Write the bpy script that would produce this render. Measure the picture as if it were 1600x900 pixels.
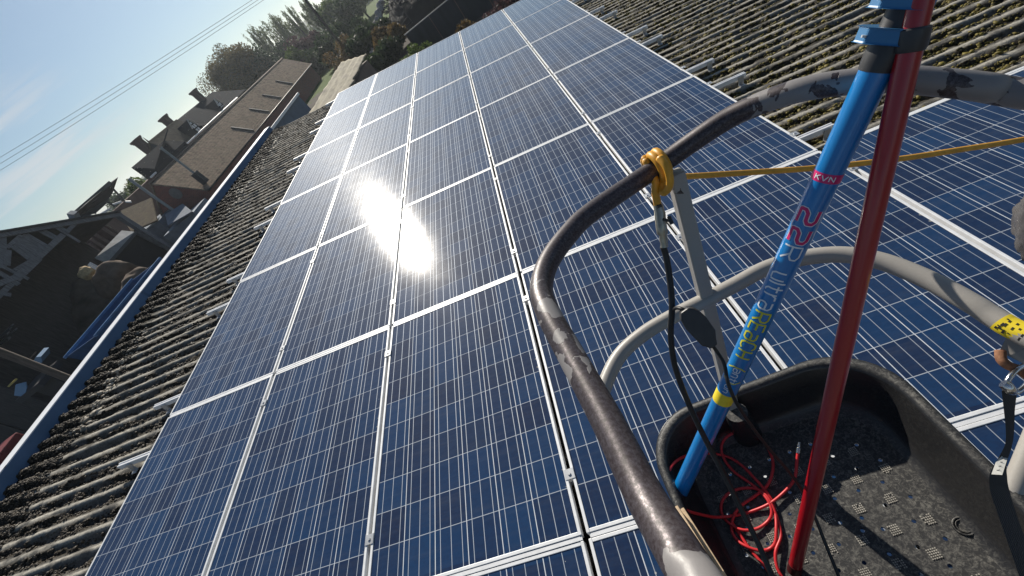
import bpy, math, random
import numpy as np
from mathutils import Vector, Matrix, noise as mnoise
R = math.radians
random.seed(7); rng = np.random.default_rng(7)
S = bpy.context.scene
for o in list(bpy.data.objects): bpy.data.objects.remove(o)
COL = S.collection

# ------------------------------------------------------------------ camera
FPX = 664.5                                   # focal length in pixels of a 1600 px wide picture
RW = np.array([[0.83806585, -0.14265224, -0.526589], [-0.48058975, -0.64987631, -0.5888075], [-0.25822301, 0.74653273, -0.61319635]])
CAM = np.array([3.65341723, -2.24418254, 1.23180615])
cd = bpy.data.cameras.new('camera'); cam = bpy.data.objects.new('camera', cd); COL.objects.link(cam)
cd.sensor_width = 36; cd.lens = 36 * FPX / 1600; cd.clip_start = .02; cd.clip_end = 4000
m = Matrix.Identity(4)
for i in range(3):
    m[i][0], m[i][1], m[i][2], m[i][3] = RW[0][i], -RW[1][i], -RW[2][i], CAM[i]
cam.matrix_world = m
S.camera = cam

# ------------------------------------------------------------------ world, sun, exposure
SUN = np.array([-0.244, 0.830, 0.502]); SUN = SUN / np.linalg.norm(SUN)
SUN_EL = math.asin(SUN[2]); SUN_AZ = math.atan2(SUN[0], SUN[1])
w = bpy.data.worlds.new('World'); S.world = w; w.use_nodes = True
nt = w.node_tree; nt.nodes.clear()
def N(nt, t, **k):
    n = nt.nodes.new(t)
    for a, v in k.items():
        if a == 'ins':
            for kk, vv in v.items(): n.inputs[kk].default_value = vv
        else: setattr(n, a, v)
    return n
sky = N(nt, 'ShaderNodeTexSky', sky_type='NISHITA', sun_disc=False, sun_elevation=SUN_EL, sun_rotation=SUN_AZ,
        altitude=50, air_density=1.0, dust_density=0.35, ozone_density=2.5)
hs = N(nt, 'ShaderNodeHueSaturation', ins={'Saturation': .72})
nt.links.new(sky.outputs[0], hs.inputs['Color'])
tint = N(nt, 'ShaderNodeMix', data_type='RGBA', blend_type='MULTIPLY', ins={0: 1.0, 7: (.92, 1.07, 1.18, 1)}); nt.links.new(hs.outputs[0], tint.inputs[6])
bg = N(nt, 'ShaderNodeBackground', ins={'Strength': 0.05}); wo = N(nt, 'ShaderNodeOutputWorld')
tc = N(nt, 'ShaderNodeTexCoord')
def cloud(center, inner, outer, stretch, amount, prev, thr=(.45, .75)):
    d = N(nt, 'ShaderNodeVectorMath', operation='DOT_PRODUCT'); nt.links.new(tc.outputs['Generated'], d.inputs[0])
    c = np.array(center) / np.linalg.norm(center); d.inputs[1].default_value = c
    mr = N(nt, 'ShaderNodeMapRange', interpolation_type='SMOOTHSTEP', ins={1: math.cos(R(outer)), 2: math.cos(R(inner))}); nt.links.new(d.outputs['Value'], mr.inputs[0])
    mp = N(nt, 'ShaderNodeMapping'); mp.inputs['Scale'].default_value = stretch; mp.inputs['Rotation'].default_value = (0, 0, .6); nt.links.new(tc.outputs['Generated'], mp.inputs[0])
    no = N(nt, 'ShaderNodeTexNoise', ins={'Scale': 3.0, 'Detail': 5.0, 'Roughness': .55}); nt.links.new(mp.outputs[0], no.inputs['Vector'])
    m2 = N(nt, 'ShaderNodeMapRange', interpolation_type='SMOOTHSTEP', ins={1: thr[0], 2: thr[1]}); nt.links.new(no.outputs[0], m2.inputs[0])
    mu = N(nt, 'ShaderNodeMath', operation='MULTIPLY'); nt.links.new(mr.outputs[0], mu.inputs[0]); nt.links.new(m2.outputs[0], mu.inputs[1])
    mu2 = N(nt, 'ShaderNodeMath', operation='MULTIPLY', ins={1: amount}); nt.links.new(mu.outputs[0], mu2.inputs[0])
    mx = N(nt, 'ShaderNodeMix', data_type='RGBA', ins={7: (11.0, 11.2, 11.4, 1)}); nt.links.new(mu2.outputs[0], mx.inputs[0]); nt.links.new(prev, mx.inputs[6])
    return mx.outputs[2]
c1 = cloud((.20, .92, .33), 2, 13, (1.2, 2.5, 7), .75, tint.outputs[2], (.30, .62))
c2 = cloud((-.69, .73, .045), 2, 11, (1.0, 1.0, 16), .6, c1, (.50, .68))
nt.links.new(c2, bg.inputs['Color']); nt.links.new(bg.outputs[0], wo.inputs['Surface'])
sl = bpy.data.lights.new('sun', 'SUN'); sl.energy = 5.0; sl.angle = R(.53); sl.color = (1, .93, .82)
so = bpy.data.objects.new('sun', sl); COL.objects.link(so); so.rotation_euler = Vector(-SUN).to_track_quat('-Z', 'Y').to_euler()
S.render.engine = 'CYCLES'
S.view_settings.view_transform = 'Standard'; S.view_settings.look = 'None'; S.view_settings.gamma = 1; S.view_settings.exposure = 0.27
S.cycles.max_bounces = 6; S.cycles.diffuse_bounces = 2; S.cycles.glossy_bounces = 3; S.cycles.volume_bounces = 0; S.cycles.transparent_max_bounces = 6
S.cycles.sample_clamp_indirect = 6

# ------------------------------------------------------------------ geometry of the photograph: points at a known depth, height or plane
def ray(px, py): return RW.T @ np.array([(px - 800) / FPX, (py - 450) / FPX, 1.0])
def at(px, py, yd):
    d = ray(px, py); return CAM + d * (yd / d[1])
def drop(px, py, h):
    d = ray(px, py); return CAM + d * (h / -d[2])
def deep(px, py, z): return CAM + ray(px, py) * z
PITCH = R(-10)
TR = np.array([[math.cos(PITCH), 0, -math.sin(PITCH)], [0, 1, 0], [math.sin(PITCH), 0, math.cos(PITCH)]])
def roof(x, y, n): return TR @ np.array([x, y, n])
GZ = -3.9

# ------------------------------------------------------------------ materials
def lin(h):
    h = h.lstrip('#'); c = [int(h[i:i+2], 16) / 255 for i in (0, 2, 4)]
    return tuple((v / 12.92 if v <= .04045 else ((v + .055) / 1.055) ** 2.4) for v in c) + (1,)
MATS = {}
def mat(name, col=(.5, .5, .5), rough=.6, metal=0, spec=.5, coat=0, coat_r=.1, var=0, vscale=8, col2=None, bump=0, bscale=40, thr=None, stretch=None, detail=5):
    if name in MATS: return MATS[name]
    M = bpy.data.materials.new(name); M.use_nodes = True; t = M.node_tree; b = t.nodes['Principled BSDF']
    c = tuple(col) + (1,) if len(col) == 3 else tuple(col)
    b.inputs['Base Color'].default_value = c; b.inputs['Roughness'].default_value = rough; b.inputs['Metallic'].default_value = metal
    b.inputs['Specular IOR Level'].default_value = spec; b.inputs['Coat Weight'].default_value = coat; b.inputs['Coat Roughness'].default_value = coat_r
    x = N(t, 'ShaderNodeTexCoord'); src = x.outputs['Object']
    if stretch:
        mp = N(t, 'ShaderNodeMapping'); mp.inputs['Scale'].default_value = stretch; t.links.new(src, mp.inputs[0]); src = mp.outputs[0]
    if var or col2:
        n = N(t, 'ShaderNodeTexNoise', ins={'Scale': vscale, 'Detail': detail, 'Roughness': .6}); t.links.new(src, n.inputs['Vector'])
        r = N(t, 'ShaderNodeMapRange', ins={1: (thr or (.3, .7))[0], 2: (thr or (.3, .7))[1]}); t.links.new(n.outputs[0], r.inputs[0])
        mx = N(t, 'ShaderNodeMix', data_type='RGBA')
        if col2: a, d = c, tuple(col2)[:3] + (1,)
        else: a, d = tuple(v * (1 - var) for v in c[:3]) + (1,), tuple(min(1, v * (1 + var)) for v in c[:3]) + (1,)
        mx.inputs[6].default_value = a; mx.inputs[7].default_value = d
        t.links.new(r.outputs[0], mx.inputs[0]); t.links.new(mx.outputs[2], b.inputs['Base Color'])
    if bump:
        n2 = N(t, 'ShaderNodeTexNoise', ins={'Scale': bscale, 'Detail': 6.0}); t.links.new(src, n2.inputs['Vector'])
        bp = N(t, 'ShaderNodeBump', ins={'Strength': bump, 'Distance': .01}); t.links.new(n2.outputs[0], bp.inputs['Height']); t.links.new(bp.outputs[0], b.inputs['Normal'])
    MATS[name] = M; return M

def math_node(t, op, a, b=None, c=None):
    n = N(t, 'ShaderNodeMath', operation=op)
    for i, v in enumerate((a, b, c)):
        if v is None: continue
        if isinstance(v, (int, float)): n.inputs[i].default_value = v
        else: t.links.new(v, n.inputs[i])
    return n.outputs[0]
def mix_node(t, f, a, b):
    n = N(t, 'ShaderNodeMix', data_type='RGBA')
    for i, v in ((0, f), (6, a), (7, b)):
        if isinstance(v, (int, float)): n.inputs[i].default_value = v
        elif isinstance(v, (tuple, list)): n.inputs[i].default_value = tuple(v)[:3] + (1,)
        else: t.links.new(v, n.inputs[i])
    return n.outputs[2]

def panel_material(name, specks):
    M = bpy.data.materials.new(name); M.use_nodes = True; t = M.node_tree; b = t.nodes['Principled BSDF']
    x = N(t, 'ShaderNodeTexCoord'); sp = N(t, 'ShaderNodeSeparateXYZ'); t.links.new(x.outputs['Object'], sp.inputs[0])
    oi = N(t, 'ShaderNodeObjectInfo')
    X, Y = sp.outputs[0], sp.outputs[1]
    cx = math_node(t, 'DIVIDE', math_node(t, 'SUBTRACT', X, .0195), .159); cy = math_node(t, 'DIVIDE', math_node(t, 'SUBTRACT', Y, .0300), .159)
    fx, fy = math_node(t, 'FRACT', cx), math_node(t, 'FRACT', cy)
    ix, iy = math_node(t, 'FLOOR', cx), math_node(t, 'FLOOR', cy)
    def band(v, c, hw): return math_node(t, 'LESS_THAN', math_node(t, 'ABSOLUTE', math_node(t, 'SUBTRACT', v, c)), hw)
    inx = math_node(t, 'MULTIPLY', math_node(t, 'GREATER_THAN', X, .030), math_node(t, 'LESS_THAN', X, .962))
    iny = math_node(t, 'MULTIPLY', math_node(t, 'GREATER_THAN', Y, .04), math_node(t, 'LESS_THAN', Y, 1.61))
    gapx = math_node(t, 'MULTIPLY', math_node(t, 'SUBTRACT', 1.0, band(fx, .5, .4885)), inx)
    gapy = math_node(t, 'MULTIPLY', math_node(t, 'SUBTRACT', 1.0, band(fy, .5, .4905)), iny)
    bus = math_node(t, 'MAXIMUM', math_node(t, 'MAXIMUM', band(fx, .165, .0095), band(fx, .5, .0095)), band(fx, .835, .0095))
    # one tint per cell, crystal grain inside it
    cv = N(t, 'ShaderNodeCombineXYZ'); t.links.new(ix, cv.inputs[0]); t.links.new(iy, cv.inputs[1]); t.links.new(math_node(t, 'MULTIPLY', oi.outputs['Random'], 91.0), cv.inputs[2])
    wn = N(t, 'ShaderNodeTexWhiteNoise'); t.links.new(cv.outputs[0], wn.inputs[0])
    vo = N(t, 'ShaderNodeTexVoronoi', ins={'Scale': 90.0}); t.links.new(x.outputs['Object'], vo.inputs['Vector'])
    sg = N(t, 'ShaderNodeSeparateColor'); t.links.new(vo.outputs['Color'], sg.inputs[0])
    tint = math_node(t, 'MULTIPLY_ADD', sg.outputs[0], .22, math_node(t, 'MULTIPLY', wn.outputs[0], .78))
    cell = mix_node(t, tint, (.008, .019, .058), (.008, .041, .118))
    # thin dust, thicker towards the lower frame and the corners
    nz = N(t, 'ShaderNodeTexNoise', ins={'Scale': 5.0, 'Detail': 7.0, 'Roughness': .65}); t.links.new(x.outputs['Object'], nz.inputs['Vector'])
    ms = N(t, 'ShaderNodeMapping'); ms.inputs['Scale'].default_value = (1.2, 26.0, 1.0); t.links.new(x.outputs['Object'], ms.inputs[0])
    ns = N(t, 'ShaderNodeTexNoise', ins={'Scale': 1.0, 'Detail': 5.0, 'Roughness': .6}); t.links.new(ms.outputs[0], ns.inputs['Vector'])
    rs = N(t, 'ShaderNodeMapRange', ins={1: .45, 2: .75}); t.links.new(ns.outputs[0], rs.inputs[0])
    dust = math_node(t, 'MULTIPLY_ADD', rs.outputs[0], math_node(t, 'MULTIPLY', nz.outputs[0], .07), math_node(t, 'MULTIPLY', nz.outputs[0], .022))
    e1 = N(t, 'ShaderNodeMapRange', interpolation_type='SMOOTHSTEP', ins={1: .93, 2: .985}); t.links.new(X, e1.inputs[0])
    nz2 = N(t, 'ShaderNodeTexNoise', ins={'Scale': 38.0, 'Detail': 4.0}); t.links.new(x.outputs['Object'], nz2.inputs['Vector'])
    lich = math_node(t, 'MULTIPLY', math_node(t, 'GREATER_THAN', math_node(t, 'MULTIPLY_ADD', e1.outputs[0], .24, nz2.outputs[0]), .86), .55)
    col = mix_node(t, bus, cell, (.38, .42, .48))
    col = mix_node(t, gapy, col, (.42, .46, .52))
    col = mix_node(t, gapx, col, (.64, .68, .73))
    col = mix_node(t, math_node(t, 'MAXIMUM', dust, lich), col, (.42, .40, .34))
    met = math_node(t, 'MULTIPLY', bus, .35)
    vs = N(t, 'ShaderNodeTexVoronoi', ins={'Scale': 26.0 if specks else 9.0, 'Randomness': 1.0}); t.links.new(x.outputs['Object'], vs.inputs['Vector'])
    s2 = N(t, 'ShaderNodeSeparateColor'); t.links.new(vs.outputs['Color'], s2.inputs[0])
    rad = math_node(t, 'MULTIPLY', s2.outputs[1], .16 if specks else .03)
    keep = math_node(t, 'GREATER_THAN', s2.outputs[2], .35 if specks else .975)
    drp = math_node(t, 'MULTIPLY', math_node(t, 'LESS_THAN', vs.outputs['Distance'], rad), keep)
    col = mix_node(t, math_node(t, 'MULTIPLY', drp, .8), col, (.55, .55, .52))
    t.links.new(col, b.inputs['Base Color']); t.links.new(met, b.inputs['Metallic'])
    b.inputs['Roughness'].default_value = .6; b.inputs['Specular IOR Level'].default_value = .04
    b.inputs['Coat Weight'].default_value = 1; b.inputs['Coat IOR'].default_value = 1.42
    cr = math_node(t, 'MULTIPLY_ADD', nz.outputs[0], .05, .067); t.links.new(cr, b.inputs['Coat Roughness'])
    vb = N(t, 'ShaderNodeTexNoise', ins={'Scale': 420.0, 'Detail': 1.0}); t.links.new(x.outputs['Object'], vb.inputs['Vector'])
    bp = N(t, 'ShaderNodeBump', ins={'Strength': .05, 'Distance': .001}); t.links.new(vb.outputs[0], bp.inputs['Height']); t.links.new(bp.outputs[0], b.inputs['Coat Normal'])
    return M
M_PANEL = panel_material('panel_glass', False); M_PANEL2 = panel_material('panel_glass_specked', True)
M_ALU = mat('aluminium', (.80, .81, .82), .5, .12, var=.10, vscale=14, bump=.05, bscale=60)
M_ALUD = mat('aluminium_dull', (.55, .56, .57), .42, .6, var=.15, vscale=10)
M_FLASH = mat('flashing_sky_shade', (.10, .17, .29), .65, 0, .15, var=.16, vscale=3, bump=.08, bscale=9)  # shaded side of the flashing: blue sky sheen put into the colour
M_FLASHT = mat('flashing_top', (.80, .82, .84), .5, 0, var=.08, vscale=5)

def chipped_material(name, paint, metal, thr, scale=16, bias=False, rust=(.026, .016, .017)):
    M = bpy.data.materials.new(name); M.use_nodes = True; t = M.node_tree; b = t.nodes['Principled BSDF']
    x = N(t, 'ShaderNodeTexCoord')
    n = N(t, 'ShaderNodeTexNoise', ins={'Scale': scale, 'Detail': 4.0, 'Roughness': .5, 'Distortion': .6}); t.links.new(x.outputs['Object'], n.inputs['Vector'])
    big = N(t, 'ShaderNodeTexNoise', ins={'Scale': 3.2, 'Detail': 2.0}); t.links.new(x.outputs['Object'], big.inputs['Vector'])
    v = math_node(t, 'MULTIPLY_ADD', math_node(t, 'SUBTRACT', big.outputs[0], .5), .7, n.outputs[0])
    if bias:
        gx = N(t, 'ShaderNodeSeparateXYZ'); t.links.new(x.outputs['Object'], gx.inputs[0])
        bx_ = N(t, 'ShaderNodeMapRange', interpolation_type='SMOOTHSTEP', ins={1: CAM[0] + .15, 2: CAM[0] + .42, 3: .13, 4: -.05}); t.links.new(gx.outputs[0], bx_.inputs[0])
        by_ = N(t, 'ShaderNodeMapRange', interpolation_type='SMOOTHSTEP', ins={1: CAM[1] + .085, 2: CAM[1] + .125, 3: -.24, 4: 0.0}); t.links.new(gx.outputs[1], by_.inputs[0])
        v = math_node(t, 'ADD', v, math_node(t, 'ADD', bx_.outputs[0], by_.outputs[0]))
    mask = math_node(t, 'GREATER_THAN', v, thr)
    fine = N(t, 'ShaderNodeTexNoise', ins={'Scale': 190.0, 'Detail': 6.0, 'Roughness': .78}); t.links.new(x.outputs['Object'], fine.inputs['Vector'])
    mott = N(t, 'ShaderNodeMapRange', ins={1: .42, 2: .72}); t.links.new(fine.outputs[0], mott.inputs[0])
    rustc = mix_node(t, mott.outputs[0], rust, metal)
    pn = mix_node(t, math_node(t, 'MULTIPLY', fine.outputs[0], .35), paint, tuple(p * .6 for p in paint))
    col = mix_node(t, mask, pn, rustc); t.links.new(col, b.inputs['Base Color'])
    t.links.new(math_node(t, 'MULTIPLY', mask, math_node(t, 'MULTIPLY', mott.outputs[0], .85)), b.inputs['Metallic'])
    t.links.new(math_node(t, 'MULTIPLY_ADD', mott.outputs[0], -.16, .47), b.inputs['Roughness'])
    h = math_node(t, 'MULTIPLY_ADD', fine.outputs[0], .25, math_node(t, 'MULTIPLY', mask, -.6))
    bp = N(t, 'ShaderNodeBump', ins={'Strength': .5, 'Distance': .0015}); t.links.new(h, bp.inputs['Height']); t.links.new(bp.outputs[0], b.inputs['Normal'])
    return M
M_RAIL = chipped_material('chipped_rail', (.25, .235, .23), (.17, .15, .16), .47, 20, True)
M_RAIL2 = chipped_material('grey_paint_rail', (.36, .34, .31), (.25, .2, .17), .80, 30)
M_RUSTY = mat('rust', (.16, .06, .03), .85, col2=(.30, .15, .08), vscale=60, bump=.4)

def tub_material():
    M = bpy.data.materials.new('black_plastic'); M.use_nodes = True; t = M.node_tree; b = t.nodes['Principled BSDF']
    x = N(t, 'ShaderNodeTexCoord'); g = N(t, 'ShaderNodeNewGeometry'); sp = N(t, 'ShaderNodeSeparateXYZ'); t.links.new(g.outputs['Normal'], sp.inputs[0])
    n1 = N(t, 'ShaderNodeTexNoise', ins={'Scale': 95.0, 'Detail': 9.0, 'Roughness': .8, 'Distortion': .8}); t.links.new(x.outputs['Object'], n1.inputs['Vector'])
    n2 = N(t, 'ShaderNodeTexNoise', ins={'Scale': 5.0, 'Detail': 4.0}); t.links.new(x.outputs['Object'], n2.inputs['Vector'])
    r1 = N(t, 'ShaderNodeMapRange', ins={1: .47, 2: .66}); t.links.new(n1.outputs[0], r1.inputs[0])
    up = N(t, 'ShaderNodeMapRange', ins={1: .70, 2: .98}); t.links.new(sp.outputs[2], up.inputs[0])
    d = math_node(t, 'MULTIPLY', math_node(t, 'MULTIPLY', r1.outputs[0], math_node(t, 'MULTIPLY_ADD', n2.outputs[0], 1.2, .1)), math_node(t, 'MULTIPLY_ADD', up.outputs[0], .85, .08))
    col = mix_node(t, d, (.020, .020, .021), (.26, .25, .22))
    t.links.new(col, b.inputs['Base Color']); t.links.new(math_node(t, 'MULTIPLY_ADD', up.outputs[0], .34, .27), b.inputs['Roughness'])
    bp = N(t, 'ShaderNodeBump', ins={'Strength': .3, 'Distance': .002}); t.links.new(n1.outputs[0], bp.inputs['Height']); t.links.new(bp.outputs[0], b.inputs['Normal'])
    return M
M_TUB = tub_material()
M_STUD = mat('grip_stud_worn', (.34, .32, .28), .7, var=.3, vscale=60)

def attr_material(name, a, b2, c3, rough=.9, vs=60, speckle=(.42, .40, .35)):
    """cement sheet mixed with growth; the point attribute 'moss' says where it grows, and paints shade on the flanks"""
    M = bpy.data.materials.new(name); M.use_nodes = True; t = M.node_tree; b = t.nodes['Principled BSDF']
    at_ = N(t, 'ShaderNodeAttribute', attribute_name='moss'); x = N(t, 'ShaderNodeTexCoord')
    n = N(t, 'ShaderNodeTexNoise', ins={'Scale': vs, 'Detail': 6.0, 'Roughness': .7}); t.links.new(x.outputs['Object'], n.inputs['Vector'])
    r = N(t, 'ShaderNodeMapRange', ins={1: .35, 2: .65}); t.links.new(n.outputs[0], r.inputs[0])
    cem = mix_node(t, r.outputs[0], a, speckle)
    al = N(t, 'ShaderNodeAttribute', attribute_name='sunlit_lichen'); cem = mix_node(t, al.outputs['Fac'], cem, mix_node(t, r.outputs[0], (.30, .28, .24), (.58, .55, .47)))  # pale colour stands in for sun catching the crests
    mos = mix_node(t, r.outputs[0], b2, c3)
    t.links.new(mix_node(t, at_.outputs['Fac'], cem, mos), b.inputs['Base Color']); b.inputs['Roughness'].default_value = rough; b.inputs['Specular IOR Level'].default_value = .2
    bp = N(t, 'ShaderNodeBump', ins={'Strength': .7, 'Distance': .006}); t.links.new(n.outputs[0], bp.inputs['Height']); t.links.new(bp.outputs[0], b.inputs['Normal'])
    return M
M_SHEET = attr_material('fibre_cement', (.075, .073, .068), (.018, .015, .012), (.052, .042, .026), speckle=(.17, .16, .14))

def foliage(name, a, b2, trans=.42):
    M = bpy.data.materials.new(name); M.use_nodes = True; t = M.node_tree; b = t.nodes['Principled BSDF']
    g = N(t, 'ShaderNodeNewGeometry'); col = mix_node(t, g.outputs['Random Per Island'], a, b2)
    t.links.new(col, b.inputs['Base Color']); b.inputs['Roughness'].default_value = .6; b.inputs['Specular IOR Level'].default_value = .25
    tr = N(t, 'ShaderNodeBsdfTranslucent'); t.links.new(col, tr.inputs[0]); mx = N(t, 'ShaderNodeMixShader', ins={0: trans})
    t.links.new(b.outputs[0], mx.inputs[1]); t.links.new(tr.outputs[0], mx.inputs[2]); t.links.new(mx.outputs[0], t.nodes['Material Output'].inputs[0])
    return M
M_MOSSR = foliage('moss_olive', (.030, .026, .012), (.18, .145, .028), 0)
M_MOSSL = foliage('moss_brown', (.018, .015, .012), (.085, .068, .048), 0)

# ------------------------------------------------------------------ mesh helpers
class MB:
    def __init__(s): s.v = []; s.f = []
    def add(s, vs, fs):
        o = len(s.v); s.v += [tuple(map(float, p)) for p in vs]; s.f += [tuple(i + o for i in f) for f in fs]; return s
    def box(s, c, size, M=None):
        c = np.array(c, float); h = np.array(size, float) / 2
        P = [np.array([x, y, z]) * h for z in (-1, 1) for x, y in ((-1, -1), (1, -1), (1, 1), (-1, 1))]
        if M is not None: P = [M @ p for p in P]
        return s.add([c + p for p in P], [(3, 2, 1, 0), (4, 5, 6, 7), (0, 1, 5, 4), (1, 2, 6, 5), (2, 3, 7, 6), (3, 0, 4, 7)])
    def bar(s, p, q, w_, h_, up=(0, 0, 1)):
        p, q, up = map(lambda a: np.array(a, float), (p, q, up)); d = q - p; L = np.linalg.norm(d); d /= L
        x = np.cross(d, up); 
        if np.linalg.norm(x) < 1e-4: x = np.cross(d, (1, 0, 0))
        x /= np.linalg.norm(x); z = np.cross(x, d)
        return s.box((p + q) / 2, (w_, L, h_), np.stack([x, d, z], 1))
    def tube(s, pts, r, seg=10, closed=False, caps=True):
        P = [np.array(p, float) for p in pts]; n = len(P); rr = r if hasattr(r, '__len__') else [r] * n
        T = []
        for i in range(n):
            a = P[(i - 1) % n] if closed or i else P[i]; b = P[(i + 1) % n] if closed or i < n - 1 else P[i]
            d = b - a; T.append(d / (np.linalg.norm(d) + 1e-12))
        u = np.cross(T[0], (0, 0, 1)); u = np.cross(T[0], (1, 0, 0)) if np.linalg.norm(u) < .1 else u; u /= np.linalg.norm(u)
        vs = []
        for i in range(n):
            u = u - T[i] * (u @ T[i]); u /= np.linalg.norm(u); v = np.cross(T[i], u)
            for k in range(seg):
                a = 2 * math.pi * k / seg; vs.append(P[i] + rr[i] * (math.cos(a) * u + math.sin(a) * v))
        fs = []
        for i in range(n if closed else n - 1):
            j = (i + 1) % n
            for k in range(seg):
                l = (k + 1) % seg; fs.append((i * seg + k, i * seg + l, j * seg + l, j * seg + k))
        if caps and not closed: fs += [tuple(range(seg))[::-1], tuple((n - 1) * seg + k for k in range(seg))]
        return s.add(vs, fs)
    def prism(s, poly, d):
        """flat polygon (3-D points) given thickness along vector d"""
        n = len(poly); d = np.array(d, float); A = [np.array(p, float) for p in poly]
        return s.add(A + [p + d for p in A], [tuple(range(n))[::-1], tuple(range(n, 2 * n))] + [(i, (i + 1) % n, n + (i + 1) % n, n + i) for i in range(n)])
    def blob(s, c, rad, jit=.15, seg=8, ring=6):
        c = np.array(c, float); rad = np.array(rad if hasattr(rad, '__len__') else [rad] * 3, float); vs = []
        off = Vector((random.random() * 50, random.random() * 50, 0))
        for i in range(ring + 1):
            th = math.pi * i / ring
            for k in range(seg):
                a = 2 * math.pi * k / seg; d = np.array([math.sin(th) * math.cos(a), math.sin(th) * math.sin(a), math.cos(th)])
                vs.append(c + d * rad * (1 + jit * 1.6 * mnoise.noise(Vector(d * 1.8) + off)))
        fs = [(i * seg + k, (i + 1) * seg + k, (i + 1) * seg + (k + 1) % seg, i * seg + (k + 1) % seg) for i in range(ring) for k in range(seg)]
        return s.add(vs, fs)
    def build(s, name, mat_, parent=None, smooth=False, angle=None, bevel=0):
        me = bpy.data.meshes.new(name); me.from_pydata(s.v, [], s.f); me.validate(); me.update()
        return link(name, me, mat_, parent, smooth, angle, bevel)
def link(name, me, mat_, parent=None, smooth=False, angle=None, bevel=0):
    o = bpy.data.objects.new(name, me); COL.objects.link(o); me.materials.append(mat_)
    if smooth:
        me.polygons.foreach_set('use_smooth', [True] * len(me.polygons))
        if angle: me.set_sharp_from_angle(angle=R(angle))
    if parent is not None: o.parent = parent
    if bevel:
        b = o.modifiers.new('bevel', 'BEVEL'); b.width = bevel; b.segments = 2; b.limit_method = 'ANGLE'; b.angle_limit = R(40)
    return o
def np_mesh(name, V, F):
    me = bpy.data.meshes.new(name); V = np.asarray(V, np.float32); F = np.asarray(F, np.int32); k = F.shape[1]
    me.vertices.add(len(V)); me.vertices.foreach_set('co', V.ravel()); me.loops.add(F.size); me.loops.foreach_set('vertex_index', F.ravel())
    me.polygons.add(len(F)); me.polygons.foreach_set('loop_start', np.arange(0, F.size, k, dtype=np.int32)); me.polygons.foreach_set('loop_total', np.full(len(F), k, np.int32))
    me.update(calc_edges=True); return me
def tag(o, label=None, cat=None, group=None, kind=None):
    for k, v in (('label', label), ('category', cat), ('group', group), ('kind', kind)):
        if v: o[k] = v
    return o
def thing(name, label, cat, loc=(0, 0, 0), group=None, tilt=False):
    o = bpy.data.objects.new(name, None); COL.objects.link(o); o.location = tuple(map(float, loc)); o.empty_display_size = .2
    if tilt: o.rotation_euler = (0, -PITCH, 0)
    return tag(o, label, cat, group)
def wrap(root):
    """parts built in world coordinates: bring them under their thing without moving them"""
    bpy.context.view_layer.update()
    inv = root.matrix_world.inverted()
    for c in root.children: c.matrix_parent_inverse = inv
def smooth_path(pts, n=8, closed=False):
    P = [np.array(p, float) for p in pts]; out = []; m_ = len(P)
    rng_ = range(m_ if closed else m_ - 1)
    for i in rng_:
        p0 = P[(i - 1) % m_] if closed or i > 0 else 2 * P[0] - P[1]; p1 = P[i]; p2 = P[(i + 1) % m_]
        p3 = P[(i + 2) % m_] if closed or i + 2 < m_ else 2 * P[-1] - P[-2]
        for k in range(n):
            t = k / n; out.append(.5 * (2 * p1 + (p2 - p0) * t + (2 * p0 - 5 * p1 + 4 * p2 - p3) * t * t + (3 * p1 - p0 - 3 * p2 + p3) * t ** 3))
    if not closed: out.append(P[-1])
    return out

def vnoise(x, y, seed=0):
    """value noise on arrays"""
    r = np.random.default_rng(seed).random((256, 256)); xi = np.floor(x).astype(int); yi = np.floor(y).astype(int); fx = x - xi; fy = y - yi
    fx = fx * fx * (3 - 2 * fx); fy = fy * fy * (3 - 2 * fy); g = lambda a, b: r[a % 256, b % 256]
    return (g(xi, yi) * (1 - fx) + g(xi + 1, yi) * fx) * (1 - fy) + (g(xi, yi + 1) * (1 - fx) + g(xi + 1, yi + 1) * fx) * fy
def fbm(x, y, seed=0, o=4):
    return sum(vnoise(x * 2 ** i, y * 2 ** i, seed + i) * .5 ** i for i in range(o)) / sum(.5 ** i for i in range(o))

# ================================================================== THE SHED ROOF
P_C = .146                                        # corrugation pitch
ROOF_N, ROOF_A = -.150, .026
X0, X1, Y0, Y1 = -1.94, 11.5, -7.0, 8.52
def roof_height(X, Y):
    ph = Y / P_C * 2 * np.pi
    base = ROOF_N + ROOF_A * np.sin(ph)
    lap = .008 * (np.floor((X + 1.7) / 2.6)) * 0
    val = np.clip(.75 - .75 * np.sin(ph), 0, 1.5) / 1.5                # 1 in the troughs
    g = fbm(X * 7, Y * 22, 3, 5); g2 = fbm(X * 1.1, Y * 1.1, 9, 3); g3 = fbm(X * 20, Y * 36, 21, 4)
    ridge = np.clip((-1.45 - X) / .22, 0, 1) * .9                        # debris heaped up against the flashing
    side = np.where(X > 4.0, .10, .02)
    mm = np.clip((g - .40 + (g2 - .5) * .4 + side + ridge * .35) * 5.5, 0, 1) * np.clip(val * 2.0 + ridge * .9 - .16, 0, 1)  # growth in the troughs, spread wider to paint shade onto the flanks
    z = base + mm * (.010 + .030 * g3) + ridge * .012 * g3
    z += (g3 - .5) * .016 * (.35 + val) + (fbm(X * 60, Y * 60, 5, 2) - .5) * .005
    roof_height.crest = np.clip((np.sin(ph) - .62) / .3, 0, 1) * np.clip((fbm(X * 9, Y * 9, 33, 3) - .25) * 4, 0, 1) * (1 - mm)  # crest mask: sunlight along the crests is put into the colour
    return z, np.clip(mm * 1.15, 0, 1)
shed = thing('farm_shed', 'long low shed with mossy corrugated cement roof carrying the solar panels', 'shed', roof(X0, 0, -.2))
xs = np.concatenate([np.arange(X0, 0.1, .02), np.arange(.1, 5.0, .14), np.arange(5.0, 8.6, .022), np.arange(8.6, X1, .1)])
ys = np.arange(Y0, Y1, P_C / 11)
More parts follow.
